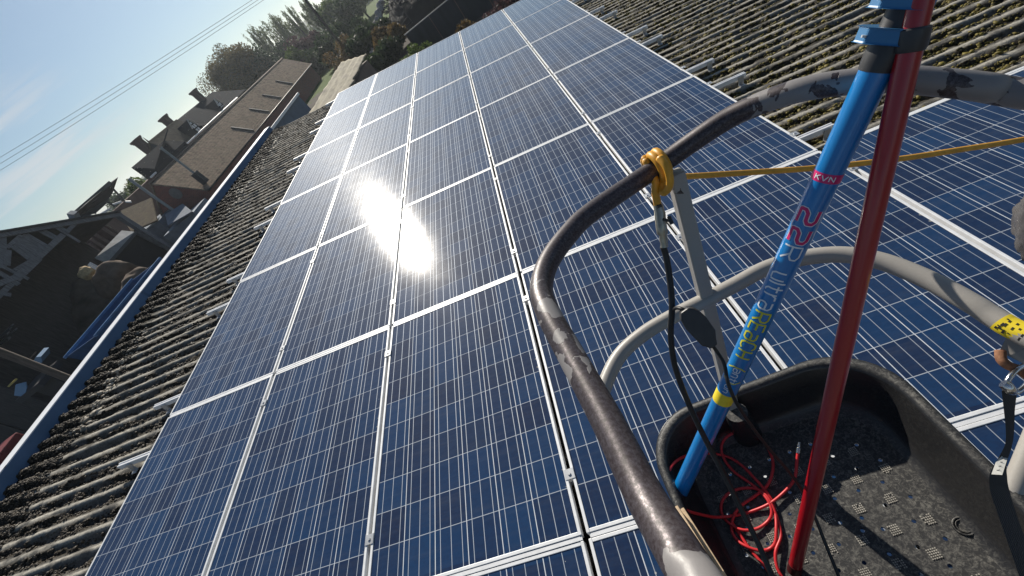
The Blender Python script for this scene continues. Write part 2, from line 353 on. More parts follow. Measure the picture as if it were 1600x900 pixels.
GX, GY = np.meshgrid(xs, ys, indexing='ij'); GN, GM = roof_height(GX, GY)
V = np.stack([GX.ravel(), GY.ravel(), GN.ravel()], 1) @ TR.T
nx, ny = GX.shape; idx = np.arange(nx * ny).reshape(nx, ny)
F = np.stack([idx[:-1, :-1], idx[1:, :-1], idx[1:, 1:], idx[:-1, 1:]], -1).reshape(-1, 4)
me = np_mesh('corrugated_roof', V, F); a = me.attributes.new('moss', 'FLOAT', 'POINT'); a.data.foreach_set('value', GM.ravel().astype(np.float32)); a = me.attributes.new('sunlit_lichen', 'FLOAT', 'POINT'); a.data.foreach_set('value', np.clip(roof_height.crest, 0, 1).ravel().astype(np.float32))
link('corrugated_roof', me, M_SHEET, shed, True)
# ridge flashing: pale top strip and a sloping skirt down to the sheets, in two-metre lengths
fl = MB(); ft = MB()
yy = Y0
while yy < Y1 - .01:
    y2 = min(yy + 2.4, Y1 + .03); e = .002 * (int(yy * 10) % 2)
    fl.prism([roof(-1.95, yy, -.004 + e), roof(-1.925, yy, -.135 + e), roof(-1.931, yy, -.137 + e), roof(-1.956, yy, -.008 + e)], (0, y2 - yy + .03, 0))
    ft.prism([roof(-2.14, yy, -.06 + e), roof(-2.10, yy, -.012 + e), roof(-1.955, yy, .004 + e), roof(-1.955, yy, -.012 + e), roof(-2.14, yy, -.08 + e)], (0, y2 - yy + .03, 0))
    yy = y2
fl.build('flashing_skirt', M_FLASH, shed); ft.build('flashing_top', M_FLASHT, shed)
wl = MB()
zt = roof(-2.05, 0, -.12)[2]
wl.box((roof(-2.05, 0, 0)[0], (Y0 + Y1) / 2, (GZ + zt) / 2), (.12, Y1 - Y0, zt - GZ))
wl.box((4.6, Y1 - .12, (GZ + roof(0, 0, -.3)[2] - 2.0) / 2), (13, .12, roof(0, 0, -.3)[2] - 2.0 - GZ))
wl.build('shed_wall', mat('block_wall', (.22, .21, .20), .9, var=.2, vscale=3, bump=.3), shed)
wrap(shed)

# moss cushions and debris on the sheets
ICO = None
def ico():
    t = (1 + 5 ** .5) / 2
    v = np.array([(-1, t, 0), (1, t, 0), (-1, -t, 0), (1, -t, 0), (0, -1, t), (0, 1, t), (0, -1, -t), (0, 1, -t), (t, 0, -1), (t, 0, 1), (-t, 0, -1), (-t, 0, 1)], float)
    f = np.array([(0, 11, 5), (0, 5, 1), (0, 1, 7), (0, 7, 10), (0, 10, 11), (1, 5, 9), (5, 11, 4), (11, 10, 2), (10, 7, 6), (7, 1, 8), (3, 9, 4), (3, 4, 2), (3, 2, 6), (3, 6, 8), (3, 8, 9), (4, 9, 5), (2, 4, 11), (6, 2, 10), (8, 6, 7), (9, 8, 1)])
    return v / np.linalg.norm(v[0]), f
def moss(name, label, xr, yr, count, M, smin, smax, dens, clump):
    v0, f0 = ico(); x = rng.uniform(*xr, count); y = rng.uniform(*yr, count)
    ph = (y / P_C) % 1.0; val = .5 - .5 * np.sin(ph * 2 * np.pi)
    p = np.clip((fbm(x * 3.2, y * 6.5, clump, 4) - .5 + dens) * 6, 0, 1) * np.clip(val * 1.5 - .35, 0, 1)
    p = np.where(x < -1.42, np.clip((fbm(x * 5, y * 4, clump + 7, 3) - .25 + (-1.6 - x) * .6) * 5, 0, 1), p)
    k = rng.random(count) < p; x, y = x[k], y[k]; n = len(x)
    z = roof_height(x, y)[0]
    sc = rng.uniform(smin, smax, n) ** 1.0 * rng.choice([.6, .8, 1, 1.35], n)
    ang = rng.uniform(0, 6.28, n); ca, sa = np.cos(ang), np.sin(ang)
    J = v0[None] * (1 + rng.uniform(-.3, .3, (n, 12, 1))) * sc[:, None, None] * np.stack([rng.uniform(.7, 1.5, n), rng.uniform(.7, 1.3, n), rng.uniform(.45, .85, n)], 1)[:, None, :]
    JX = J[..., 0] * ca[:, None] - J[..., 1] * sa[:, None]; JY = J[..., 0] * sa[:, None] + J[..., 1] * ca[:, None]
    W = np.stack([x[:, None] + JX, y[:, None] + JY, z[:, None] + J[..., 2] + sc[:, None] * .12], -1).reshape(-1, 3) @ TR.T
    FF = (f0[None] + (np.arange(n) * 12)[:, None, None]).reshape(-1, 3)
    o = link(name, np_mesh(name, W, FF), M, None, True)
    return tag(o, label, 'moss', kind='stuff')
moss('moss_cushions', 'olive and yellow moss cushions growing in the corrugated roof troughs right of the panels', (5.05, 8.6), (-1.2, 8.4), 230000, M_MOSSR, .004, .0145, .26, 40)
moss('moss_debris', 'dark brown moss crumbs and debris on the roof strip left of the panels', (-1.92, .12), (-2.2, 8.4), 190000, M_MOSSL, .004, .012, .20, 60)

M_CRUMB = foliage('pale_crumb', (.16, .14, .11), (.48, .43, .35), 0)
def crumbs(n):
    v0, f0 = ico(); y = rng.uniform(-2.2, 8.4, n); x = -1.50 + rng.normal(0, .055, n) + .05 * np.sin(y * 3.1); z = roof_height(x, y)[0]
    k = fbm(x * 3, y * 3, 77, 3) > .47; x, y, z = x[k], y[k], z[k]; n = len(x)
    sc = rng.uniform(.006, .017, n) * rng.choice([.6, 1, 1.6], n); J = v0[None] * (1 + rng.uniform(-.35, .35, (n, 12, 1))) * sc[:, None, None] * np.stack([rng.uniform(.8, 1.8, n), rng.uniform(.7, 1.3, n), rng.uniform(.4, .8, n)], 1)[:, None, :]
    W = np.stack([x[:, None] + J[..., 0], y[:, None] + J[..., 1], z[:, None] + J[..., 2] + .004], -1).reshape(-1, 3) @ TR.T
    tag(link('broken_chips', np_mesh('broken_chips', W, (f0[None] + (np.arange(n) * 12)[:, None, None]).reshape(-1, 3)), M_CRUMB), 'pale broken cement chips and lichens lying along the top of the corrugated sheets', 'chips', kind='stuff')
crumbs(3200)

# ================================================================== PANELS
PW, PL, GAPX, GAPY = .992, 1.650, .02, .02
def make_panel():
    t = thing('solar_panel', 'x', 'solar panel', tilt=True, group='solar panels on the shed roof')
    g = MB(); g.prism([(.012, .010, -.004), (PW - .012, .010, -.004), (PW - .012, PL - .010, -.004), (.012, PL - .010, -.004)], (0, 0, -.006))
    f = MB(); lx, ly, h = .0135, .0145, .040
    f.box((lx / 2, PL / 2, -h / 2), (lx, PL, h)); f.box((PW - lx / 2, PL / 2, -h / 2), (lx, PL, h))
    for y in (ly / 2, PL - ly / 2): f.box((PW / 2, y, -h / 2 - .0012), (PW - 2 * lx, ly, h))
    f.build('frame', M_ALU, t, bevel=.0018); g.build('glass', M_PANEL, t)
    return t
proto = make_panel()
ORD = ['nearest', 'second', 'third', 'fourth', 'fifth', 'sixth', 'farthest']
COLN = ['outermost column by the pale flashing', 'second column from the pale flashing', 'third column from the pale flashing', 'fourth column from the pale flashing', 'fifth column from the pale flashing',
        'first column past the main block', 'second column past the main block', 'third column past the main block']
ROWN = {-2: 'specked row nearest camera', -1: 'row beside the basket', 0: 'second full row', 1: 'third full row', 2: 'fourth full row', 3: 'fifth full row', 4: 'farthest row'}
special = {(1, 1): 'blue solar panel with the upper half of the white sun glare on it', (0, 2): 'blue solar panel with the rounded lower half of the white sun glare on it',
           (4, 0): 'blue solar panel at the far corner next to the pale flashing',
           (-2, 3): 'blue solar panel spattered with white specks, left of the basket rail foot'}
first = True
for u in (-1, 0, 1, 2, 3, 4, -2):
    for v in range(0, 8):
        if u >= 0 and v > 4: continue
        if u == -2 and v < 2: continue
        if first: t = proto; kids = list(proto.children); first = False
        else:
            t = proto.copy(); COL.objects.link(t); 
            for c in kids:
                d = c.copy(); COL.objects.link(d); d.parent = t
        t.location = tuple(roof(v * 1.012 + .01 + random.uniform(-.001, .001), u * 1.67 + .01, random.uniform(-.0015, .0015)))
        t.rotation_euler = (R(random.uniform(-.10, .10)), -PITCH + R(random.uniform(-.10, .10)), 0)
        if u == -2:
            for c in t.children:
                if c.name.startswith('glass'):
                    c.data = c.data.copy(); c.data.materials[0] = M_PANEL2
        t['label'] = special.get((u, v), f'blue solar panel, {ROWN[u]}, {COLN[v]}')
# rails under the panels, their clamps in the dark seams, and the cover strips of the cross seams
k = 0
for u in range(-2, 5):
    for off in (.253, 1.407):
        y = u * 1.67 + off; x0, x1 = (-.34 + random.uniform(-.05, .04), 5.34 + random.uniform(-.03, .03)) if u >= 0 else (-.37 if u == -1 else 1.2, 8.45)
        side = 'near' if off < 1 else 'far'
        t = thing('mounting_rail', f'rail end under the {side} half of the {ROWN[u]}', 'rail', roof(x0, y, -.1), 'mounting rails under the solar panels', tilt=True)
        b = MB(); L = x1 - x0
        b.box((L / 2, 0, .040), (L, .038, .034)); b.box((L / 2, -.012, .0585), (L - .002, .010, .004)); b.box((L / 2, .012, .0585), (L - .002, .010, .004))
        b.build('rail', M_ALU, t, bevel=.001)
        for xx in ([.10, L - .05]):
            br = MB(); br.box((xx, -.028, .015), (.045, .006, .075)); br.box((xx, -.045, -.022), (.045, .04, .006)); br.tube([(xx, -.045, -.02), (xx, -.045, .012)], .006, 6)
            br.build('bracket', M_ALUD, t)
        cl = None
        for v in range(1, 9):
            xs_ = v * 1.012 - x0
            if xs_ > L - .1 or xs_ < .2: continue
            cb = MB(); cb.box((xs_, 0, .1016), (.044, .045, .003)); cb.tube([(xs_, 0, .1031), (xs_, 0, .108)], .007, 6); cb.build('clamp', M_ALUD, t)
for u in range(-1, 5):
    x0, x1 = (.004, 5.058) if u > 0 else (.004 if u == 0 else .004, 8.09)
    b = MB(); L = x1 - x0
    for v in range(int(round(L / 1.012))):
        xa, xb = v * 1.012 + .016, (v + 1) * 1.012 - .016
        b.box(((xa + xb) / 2, 0, -.006), (xb - xa, .0165, .006))
    o = b.build('cover_strip', M_ALU, bevel=.001); o.location = tuple(roof(x0, u * 1.67, 0)); o.rotation_euler = (0, -PITCH, 0)
    tag(o, f'bright strip in the cross seam at the near edge of the {ROWN[u]}', 'strip', 'cover strips between panel rows')

# ================================================================== THE LIFT BASKET
def rel(x, y, h): return CAM + np.array([x, y, -h])
basket = thing('lift_basket', 'one person lift basket of black plastic tub and chipped grey steel rails', 'lift basket', rel(.13, .2, 1.68))
TUBE = .0215
up_px = [(1070, 880, 76), (1010, 780, 63), (950, 660, 52.5), (895, 560, 44.5), (857, 490, 39.5), (846, 450, 36.5), (858, 408, 34.2), (890, 364, 32.5), (925, 331, 31.5), (1020, 266, 30.2), (1120, 196, 32.5), (1180, 165, 34.5), (1250, 141, 37), (1320, 129, 38.8), (1400, 124, 40.5), (1480, 130, 42), (1540, 137, 43), (1600, 147, 44)]
UP = [deep(x, y, TUBE * 2 * FPX / w_) for x, y, w_ in up_px]
a0 = UP[0]; b0 = UP[-1]
loop = [a0 + np.array([.03, -.12, .05]), a0 + np.array([.05, -.36, .06])] 
back = [np.array([a0[0] + .10, a0[1] - .62, a0[2] + .04]), np.array([a0[0] + .40, a0[1] - .78, a0[2] - .04]), np.array([b0[0] - .02, a0[1] - .62, b0[2] - .02]), np.array([b0[0] + .08, a0[1] - .25, b0[2] - .02]), b0 + np.array([.06, -.22, -.01])]
full = UP + back[::-1] + loop[::-1]
mb = MB(); mb.tube(smooth_path(full, 6, True), TUBE, 20, True); mb.build('upper_rail', M_RAIL, basket, True)
low_px = [(1062, 880), (1005, 775), (962, 695), (938, 640), (945, 602), (968, 556), (1005, 522), (1050, 495), (1100, 470), (1150, 444), (1200, 418), (1260, 402), (1320, 398), (1380, 409), (1450, 437), (1520, 475), (1580, 512)]
LO = [drop(x, y, .98 + .07 * max(0, x - 935) / 600 * (i > 3)) for i, (x, y) in enumerate(low_px)]; LOX = LO; LO = LO[3:]
l0, l1 = LOX[0], LO[-1]
lfull = LOX + [l1 + np.array([.03, -.25, 0]), np.array([l1[0] - .03, a0[1] - .5, l1[2]]), np.array([l1[0] - .35, a0[1] - .74, l1[2]]), np.array([l0[0] + .10, a0[1] - .60, l0[2]]), l0 + np.array([.03, -.3, 0])]
mb = MB(); mb.tube(smooth_path(lfull, 6, True), .0205, 18, True); mb.build('lower_rail', M_RAIL2, basket, True)
# posts
pA = UP[9] * .55 + UP[10] * .45; pA = deep(1052, 262, TUBE * 2 * FPX / 30.6)
pB = drop(1143, 645, 1.5); 
post = MB(); post.bar(pA + np.array([0, 0, -.012]), pB + np.array([0, .01, -.10]), .034, .034, (0, 1, .2)); post.build('rail_post', M_RAIL2, basket, bevel=.004)
q1 = drop(1596, 735, 1.5)
qt = deep(1640, 628, 1.0); pr = MB(); pr.tube([qt + (qt - q1) * .2, q1, q1 + (q1 - qt) * .35], .021, 16); pr.build('rail_post', M_RAIL2, basket, True, 40)
#pl = MB(); pl.tube([rel(-.17, .25, .48), rel(-.19, .27, 1.05), rel(-.225, .29, 1.56)], .02, 14); pl.build('rail_post', M_RAIL2, basket, True, 40)
pk = MB(); pk.tube([np.array([a0[0] + .4, a0[1] - .77, a0[2] - .05]), np.array([a0[0] + .4, a0[1] - .74, CAM[2] - 1.55])], .02, 14); pk.build('rail_post', M_RAIL2, basket, True, 40)

# tub: flared wall lofted from the floor outline to a rolled rim
def outline(x0, x1, y0, y1, r, n=14, skew=0):
    pts = []
    for cx_, cy_, a0_ in ((x1 - r, y1 - r, 0), (x0 + r, y1 - r, 90), (x0 + r, y0 + r, 180), (x1 - r, y0 + r, 270)):
        for k_ in range(n + 1):
            a_ = R(a0_ + 90 * k_ / n); x_ = cx_ + r * math.cos(a_); y_ = cy_ + r * math.sin(a_)
            pts.append((x_, y_ - skew * (x_ - .13)))
    return pts
RIM_H, FLOOR_H = 1.50, 1.68
levels = [(-.155, .405, -.34, .655, .15, FLOOR_H - .001), (-.175, .425, -.36, .675, .16, FLOOR_H - .012), (-.190, .442, -.37, .690, .165, FLOOR_H - .04),
          (-.207, .462, -.385, .712, .17, FLOOR_H - .10), (-.220, .475, -.395, .728, .175, RIM_H + .015), (-.228, .484, -.402, .737, .18, RIM_H + .002), (-.240, .497, -.414, .750, .185, RIM_H), (-.252, .509, -.426, .762, .19, RIM_H + .008),
          (-.256, .514, -.430, .766, .19, RIM_H + .025), (-.252, .510, -.426, .762, .19, RIM_H + .045), (-.236, .492, -.41, .745, .185, RIM_H + .047)]
vs, fs, nO = [], [], 60
for L_ in levels: vs += [rel(x_, y_, L_[5]) for x_, y_ in outline(*L_[:5], skew=.05)]
for i in range(len(levels) - 1):
    for k_ in range(nO):
        l_ = (k_ + 1) % nO; fs.append((i * nO + k_, i * nO + l_, (i + 1) * nO + l_, (i + 1) * nO + k_))
tw = MB(); tw.add(vs, fs); tw.build('tub_wall', M_TUB, basket, True)
# the notch in the rim that takes the front post
nb = MB()
base = drop(1148, 640, RIM_H)
prof = [(.0, .030), (.008, .034), (.03, .036), (.08, .038), (.17, .040)]
for i, (dz, rr) in enumerate(prof): pass
nb.tube([base + np.array([0, -.012, .004]), base + np.array([0, -.012, -.03]), base + np.array([0, -.02, -.17])], [.034, .040, .046], 18); nb.build('post_socket', M_TUB, basket, True, 50)
# floor with real drain holes
pads = [(-.12 + .085 * i + (0.0 if j % 2 else .0425), -.278 + .0715 * j, i, j) for j in range(12) for i in range(7)]
pads = [p for p in pads if -.13 < p[0] < .37 and p[1] < .58]
holes = []
for j in range(17):
    for i in range(8):
        x_ = -.125 + .068 * i + (.034 if j % 2 else 0); y_ = -.30 + .0545 * j
        if not (-.13 < x_ < .375 and -.3 < y_ < .61 and not (abs(x_ - .13) > .2 and y_ > .56)): continue
        q = min(pads, key=lambda p: (p[0] - x_) ** 2 + (p[1] - y_) ** 2); d_ = math.hypot(q[0] - x_, q[1] - y_)
        if d_ < .024: x_ += (x_ - q[0] + 1e-3) / (d_ + 1e-3) * (.026 - d_); y_ += (y_ - q[1]) / (d_ + 1e-3) * (.026 - d_)
        if all(math.hypot(x_ - a_, y_ - b_) > .02 for a_, b_ in holes): holes.append((x_, y_))
cu = bpy.data.curves.new('floor', 'CURVE'); cu.dimensions = '2D'; cu.fill_mode = 'BOTH'; cu.extrude = .0055
def spline(pts):
    s_ = cu.splines.new('POLY'); s_.points.add(len(pts) - 1); s_.use_cyclic_u = True
    for p_, (x_, y_) in zip(s_.points, pts): p_.co = (x_, y_, 0, 1)
spline(outline(-.156, .406, -.341, .656, .15, skew=.05))
for x_, y_ in holes: spline([(x_ + (.0054) * math.cos(a_), y_ + (.0054) * math.sin(a_)) for a_ in np.linspace(0, 2 * math.pi, 12, endpoint=False)])
co = bpy.data.objects.new('floor', cu); COL.objects.link(co); co.location = tuple(rel(0, 0, FLOOR_H + .0055))
bpy.context.view_layer.update()
fme = bpy.data.meshes.new_from_object(co.evaluated_get(bpy.context.evaluated_depsgraph_get())); bpy.data.objects.remove(co)
fo = link('tub_floor', fme, M_TUB, basket); fo.location = tuple(rel(0, 0, FLOOR_H + .0055))
# grip studs in small square fields
st = MB()
for gx, gy, i, j in pads:
    nn = 9 if (i == 5 and j < 5) else 5
    for p_ in range(nn):
        for q_ in range(5):
            if random.random() < .06: continue
            st.box(rel(gx + (p_ - 2) * .0052, gy + (q_ - 2) * .0052, FLOOR_H - .0012), (.0031, .0031, random.uniform(.0018, .003)))
st.build('grip_studs', M_STUD, basket)
rg = MB(); c_ = drop(1506, 822, FLOOR_H - .002); rg.tube([c_ + np.array([.021 * math.cos(a_), .021 * math.sin(a_), 0]) for a_ in np.linspace(0, 6.283, 24, endpoint=False)], .003, 6, True)
rg.tube([c_ + np.array([.015 * math.cos(a_), .015 * math.sin(a_), 0]) for a_ in np.linspace(0, 6.283, 24, endpoint=False)], .0015, 6, True); rg.build('moulded_ring', M_TUB, basket, True)
# wooden slat strapped under the near rail
ws = MB(); ws.bar(deep(1058, 800, .66), deep(1118, 898, .58), .012, .035, ray(1090, 850)); ws.bar(deep(1069, 800, .67), deep(1132, 900, .59), .006, .03, ray(1090, 850)); ws.build('wooden_slat', mat('pale_wood', (.52, .38, .24), .7, var=.2, vscale=30, stretch=(1, 8, 1)), basket, bevel=.001)
# yellow warning sticker wrapped on the lower rail
def sticker(path, i0, i1, r, M, name, parent, facing, half, seg=14):
    b = MB(); P = path[i0:i1]; vs_, n_ = [], len(P)
    for i, p_ in enumerate(P):
        t_ = P[min(i + 1, n_ - 1)] - P[max(i - 1, 0)]; t_ = t_ / np.linalg.norm(t_)
        c_ = facing - t_ * (facing @ t_); c_ /= np.linalg.norm(c_); w_ = np.cross(t_, c_)
        for k_ in range(seg + 1):
            a_ = -half + 2 * half * k_ / seg; vs_.append(p_ + r * (math.cos(a_) * c_ + math.sin(a_) * w_))
    b.add(vs_, [(i * (seg + 1) + k_, i * (seg + 1) + k_ + 1, (i + 1) * (seg + 1) + k_ + 1, (i + 1) * (seg + 1) + k_) for i in range(n_ - 1) for k_ in range(seg)])
    return b.build(name, M, parent, True)
lp = smooth_path(lfull, 6, True); M_YEL = mat('sticker_yellow', (.80, .62, .03), .45, var=.1, vscale=40)
fac = CAM - LO[13]; fac = fac / np.linalg.norm(fac)
sk = smooth_path([LO[12] * .25 + LO[13] * .75, LO[13], l1 + np.array([.012, -.05, 0]), l1 + np.array([.02, -.10, 0])], 6)
stk = sticker(sk, 0, len(sk), .0211, M_YEL, 'warning_sticker', basket, fac, 1.25)
gl = MB()
for k_ in range(34):
    i = random.randint(3, 15); p_ = sk[i]; t_ = sk[i + 1] - sk[i - 1]; t_ /= np.linalg.norm(t_); c_ = fac - t_ * (fac @ t_); c_ /= np.linalg.norm(c_); w_ = np.cross(t_, c_)
    a_ = random.uniform(-.55, .75); r_ = .0216; n_ = math.cos(a_) * c_ + math.sin(a_) * w_; s_ = -math.sin(a_) * c_ + math.cos(a_) * w_
    gl.box(p_ + n_ * r_, (random.uniform(.002, .007), random.uniform(.002, .004), .0006), np.stack([s_, t_, n_], 1))
gl.build('sticker_print', mat('print_black', (.02, .02, .02), .5), basket)
# hook bracket below the sticker
hb = MB(); h0 = deep(1573, 545, .83); hb.prism([deep(1572, 528, .84), deep(1604, 545, .82), deep(1606, 572, .82), deep(1575, 556, .835), deep(1560, 552, .84)], ray(1585, 545) * .008)
hb.build('hook_plate', M_RAIL2, basket)
hk = MB(); hk.tube(smooth_path([deep(1563, 548, .84), deep(1565, 562, .835), deep(1577, 572, .83), deep(1592, 577, .83), deep(1606, 588, .825)], 4), [.0085] * 17, 10); hk.build('hook', M_RUSTY, basket, True)
wrap(basket)

# ================================================================== ITEMS IN AND ON THE BASKET
M_BLUE = mat('blue_pole', (.004, .19, .52), .28, .0, .5, coat=.6, coat_r=.12, var=.06, vscale=10)
M_RED = mat('red_pole', (.33, .006, .013), .30, .0, .5, coat=.5, coat_r=.15, var=.08, vscale=10)
M_BLK = mat('black_rubber', (.013, .013, .014), .5, var=.3, vscale=40)
M_BLKM = mat('black_moulding', (.035, .035, .037), .42, var=.2, vscale=30)
M_CLAMP = mat('clamp_blue', (.035, .17, .36), .4, var=.08, vscale=30)
bl0 = drop(1060, 772, FLOOR_H - .10); bl1 = deep(1342, 168, .700)
axb = (bl1 - bl0) / np.linalg.norm(bl1 - bl0); bt = bl0 + axb * (np.linalg.norm(bl1 - bl0) * 1.42)
rb0, rb1 = .0252, .0230
pole = thing('blue_pole', 'bright blue telescopic cleaning pole with printed letters, standing in the black tub', 'pole', bl0)
def along(px, py):
    """distance along the blue pole of the point nearest a sight line"""
    d = ray(px, py); d = d / np.linalg.norm(d); w0 = bl0 - CAM; b_ = axb @ d
    return ((b_ * (d @ w0)) - (axb @ w0)) / (1 - b_ * b_)
sT = along(1372, 97)
def rad(s_): return rb0 + (rb1 - rb0) * s_ / sT
mb = MB(); mb.tube([bl0, bl0 + axb * sT], [rb0, rad(sT)], 32); mb.build('pole_section', M_BLUE, pole, True, 40)
s2 = along(1408, -10); 
mb = MB(); mb.tube([bl0 + axb * (sT - .012), bl0 + axb * (sT - .002), bl0 + axb * (along(1380, 74)), bl0 + axb * along(1390, 55), bl0 + axb * along(1392, 42), bl0 + axb * (s2 + .12)], [.0240, .0252, .0252, .0232, .0218, .0216], 28); mb.build('collar', M_BLKM, pole, True, 40)
mb = MB(); mb.tube([bl0 + axb * (s2 + .115), bl0 + axb * (s2 + .6)], [.0206, .0200], 24); mb.build('pole_section', M_BLUE, pole, True, 40)
def clampband(pa, pb, tilt_px):
    a_, b_ = along(*pa), along(*pb); c_ = (a_ + b_) / 2; h_ = abs(b_ - a_) / 2
    P0 = bl0 + axb * c_; tc_ = CAM - P0; tc_ = tc_ - axb * (tc_ @ axb); tc_ /= np.linalg.norm(tc_); w_ = np.cross(axb, tc_); 
    if (w_ @ RW[0]) < 0: w_ = -w_
    b = MB(); vs_ = []; n_ = 20
    prof = [(-.034, .0215), (.020, .0215), (.034, .010), (.036, -.02), (.024, -.033), (-.024, -.033), (-.046, -.016), (-.050, .006)]
    for s_ in (-h_, h_):
        for (u_, v_) in prof: vs_.append(P0 + axb * s_ + w_ * (u_ * .90) + tc_ * (v_ * 1.25))
    k_ = len(prof); b.add(vs_, [tuple(range(k_)), tuple(range(k_, 2 * k_))[::-1]] + [(i, (i + 1) % k_, k_ + (i + 1) % k_, k_ + i) for i in range(k_)])
    o_ = b.build('lever_clamp', M_CLAMP, pole, bevel=.003)
    pb_ = MB(); q_ = P0 + w_ * -.0335 + tc_ * .0275; pb_.tube([q_ - axb * (h_ * .25) , q_ + axb * (h_ * .05)], .0036, 10); pb_.build('hinge_pin', M_ALUD, o_, True, 40); return o_
clampband((1379, 68), (1388, 42), 0); clampband((1398, 13), (1409, -22), 0)
# letters: strokes laid round the tube
GL = {'2': [[(0, 1), (.62, 1), (.8, .85), (.8, .6), (.62, .48), (.2, .45), (0, .3), (0, 0), (.8, 0)]],
      'R': [[(0, 0), (0, 1), (.6, 1), (.8, .85), (.8, .6), (.6, .48), (0, .48)], [(.4, .48), (.8, 0)]],
      'u': [[(0, .8), (0, .2), (.15, 0), (.55, 0)], [(.62, .8), (.62, 0)]], 'l': [[(0, 1), (0, 0)]], 't': [[(.25, 1), (.25, .15), (.4, 0), (.55, 0)], [(0, .7), (.55, .7)]],
      'r': [[(0, .8), (0, 0)], [(0, .55), (.2, .78), (.5, .8)]], 'a': [[(.0, .8), (.5, .8), (.68, .65), (.68, .15), (.55, 0), (.12, 0), (0, .15), (0, .32), (.14, .46), (.68, .46)]],
      'E': [[(.7, 1), (0, 1), (0, 0), (.7, 0)], [(0, .52), (.6, .52)]], 'C': [[(.7, .85), (.5, 1), (.2, 1), (0, .8), (0, .2), (.2, 0), (.5, 0), (.7, .15)]],
      'H': [[(0, 1), (0, 0)], [(.7, 1), (.7, 0)], [(0, .5), (.7, .5)]], 'K': [[(0, 1), (0, 0)], [(.7, 1), (0, .45)], [(.2, .6), (.7, 0)]], 'V': [[(0, 1), (.4, 0), (.8, 1)]], 'N': [[(0, 0), (0, 1), (.7, 0), (.7, 1)]],
      'n': [[(0, .8), (0, 0)], [(0, .6), (.2, .8), (.5, .8), (.62, .65), (.62, 0)]], 'i': [[(0, .8), (0, 0)], [(0, 1.0), (0, .95)]], '(': [[(.3, 1.15), (0, .75), (0, .25), (.3, -.15)]], ')': [[(0, 1.15), (.3, .75), (.3, .25), (0, -.15)]]}
def write(text, s_start, size, width, stroke, M, name, shift=0, lift=.0006, gap=.28, across=False, xscale=1):
    """text runs down the pole from s_start; letter height goes round it"""
    P0 = bl0 + axb * s_start; tc_ = CAM - P0; tc_ = tc_ - axb * (tc_ @ axb); tc_ /= np.linalg.norm(tc_); w_ = np.cross(axb, tc_)
    if (w_ @ RW[0]) < 0: w_ = -w_
    b = MB(); x = 0
    for ch in text:
        if ch == ' ': x += .4; continue
        g = GL[ch]; wd = max(p[0] for l in g for p in l)
        for line in g:
            pts = []
            for (p, q) in zip(line[:-1], line[1:]):
                for k_ in range(7): t_ = k_ / 7; pts.append((p[0] + (q[0] - p[0]) * t_, p[1] + (q[1] - p[1]) * t_))
            pts.append(line[-1]); Lf, Rt = [], []
            for i, p in enumerate(pts):
                a_ = pts[max(i - 1, 0)]; c_ = pts[min(i + 1, len(pts) - 1)]; d_ = np.array([(c_[0] - a_[0]) * width * xscale, (c_[1] - a_[1]) * size]); d_ /= np.linalg.norm(d_) + 1e-9; nn_ = np.array([-d_[1], d_[0]]) * stroke / 2
                for side_, dst in ((1, Lf), (-1, Rt)):
                    tx = (x + p[0]) * width * xscale + nn_[0] * side_; ty = (p[1] - .5) * size + nn_[1] * side_ + shift
                    s_ = s_start - tx if not across else s_start + ty
                    arc = ty if not across else tx - len(text) * .5 * width
                    r_ = rad(s_) + lift; th = arc / r_
                    dst.append(bl0 + axb * s_ + r_ * (math.cos(th) * tc_ + math.sin(th) * w_))
            n_ = len(pts); b.add(Lf + Rt, [(i, i + 1, n_ + i + 1, n_ + i) for i in range(n_ - 1)])
        x += wd + gap
    return b.build(name, M, pole)
M_WHT = mat('print_white', (.75, .80, .85), .4); M_PNK = mat('print_pink', (.62, .02, .16), .4); M_YP = mat('print_yellow', (.62, .60, .04), .4); M_LB = mat('print_pale_blue', (.20, .52, .82), .4)
def band_on(pa, pb, M, name, lift=.0004, half=math.pi):
    a_, b_ = along(*pa), along(*pb); b = MB(); vs_ = []; P0 = bl0 + axb * a_; tc_ = CAM - P0; tc_ = tc_ - axb * (tc_ @ axb); tc_ /= np.linalg.norm(tc_); w_ = np.cross(axb, tc_)
    for s_ in (a_, b_):
        for k_ in range(33):
            th = -half + 2 * half * k_ / 32; vs_.append(bl0 + axb * s_ + (rad(s_) + lift) * (math.cos(th) * tc_ + math.sin(th) * w_))
    b.add(vs_, [(k_, k_ + 1, 34 + k_, 33 + k_) for k_ in range(32)]); return b.build(name, M, pole, True)
band_on((1289, 265), (1284, 279), M_PNK, 'pink_band'); band_on((1130, 606), (1123, 622), M_YEL, 'yellow_band')
s22 = along(1269, 322); 
write('22', s22, .034, .034, .0095, M_WHT, 'lettering', gap=.42); write('22', s22, .034, .034, .0062, M_PNK, 'lettering', lift=.0010, gap=.42)
write('R', along(1238, 377), .034, .036, .0034, M_WHT, 'lettering'); 
sU = along(1216, 417); sR = along(1190, 479); sH = along(1159, 549)
write('ultra', sU, .034, (sU - sR) / 3.75, .0036, M_WHT, 'lettering', gap=.26)
write('REaCH', sR, .034, (sR - sH) / 4.6, .0044, M_YP, 'lettering', gap=.25)
sA = along(1151, 566); write('anti', sA, .018, .018, .0024, M_WHT, 'lettering', shift=.003); write('()', sA + .004, .034, .030, .0034, M_YP, 'lettering', gap=1.25); write('un', along(1137, 591), .014, .018, .0018, M_WHT, 'lettering', shift=-.002)
write('KVN', along(1287, 272) , .009, .012, .0018, M_WHT, 'lettering', lift=.0010, across=True, gap=.25)
wrap(pole)

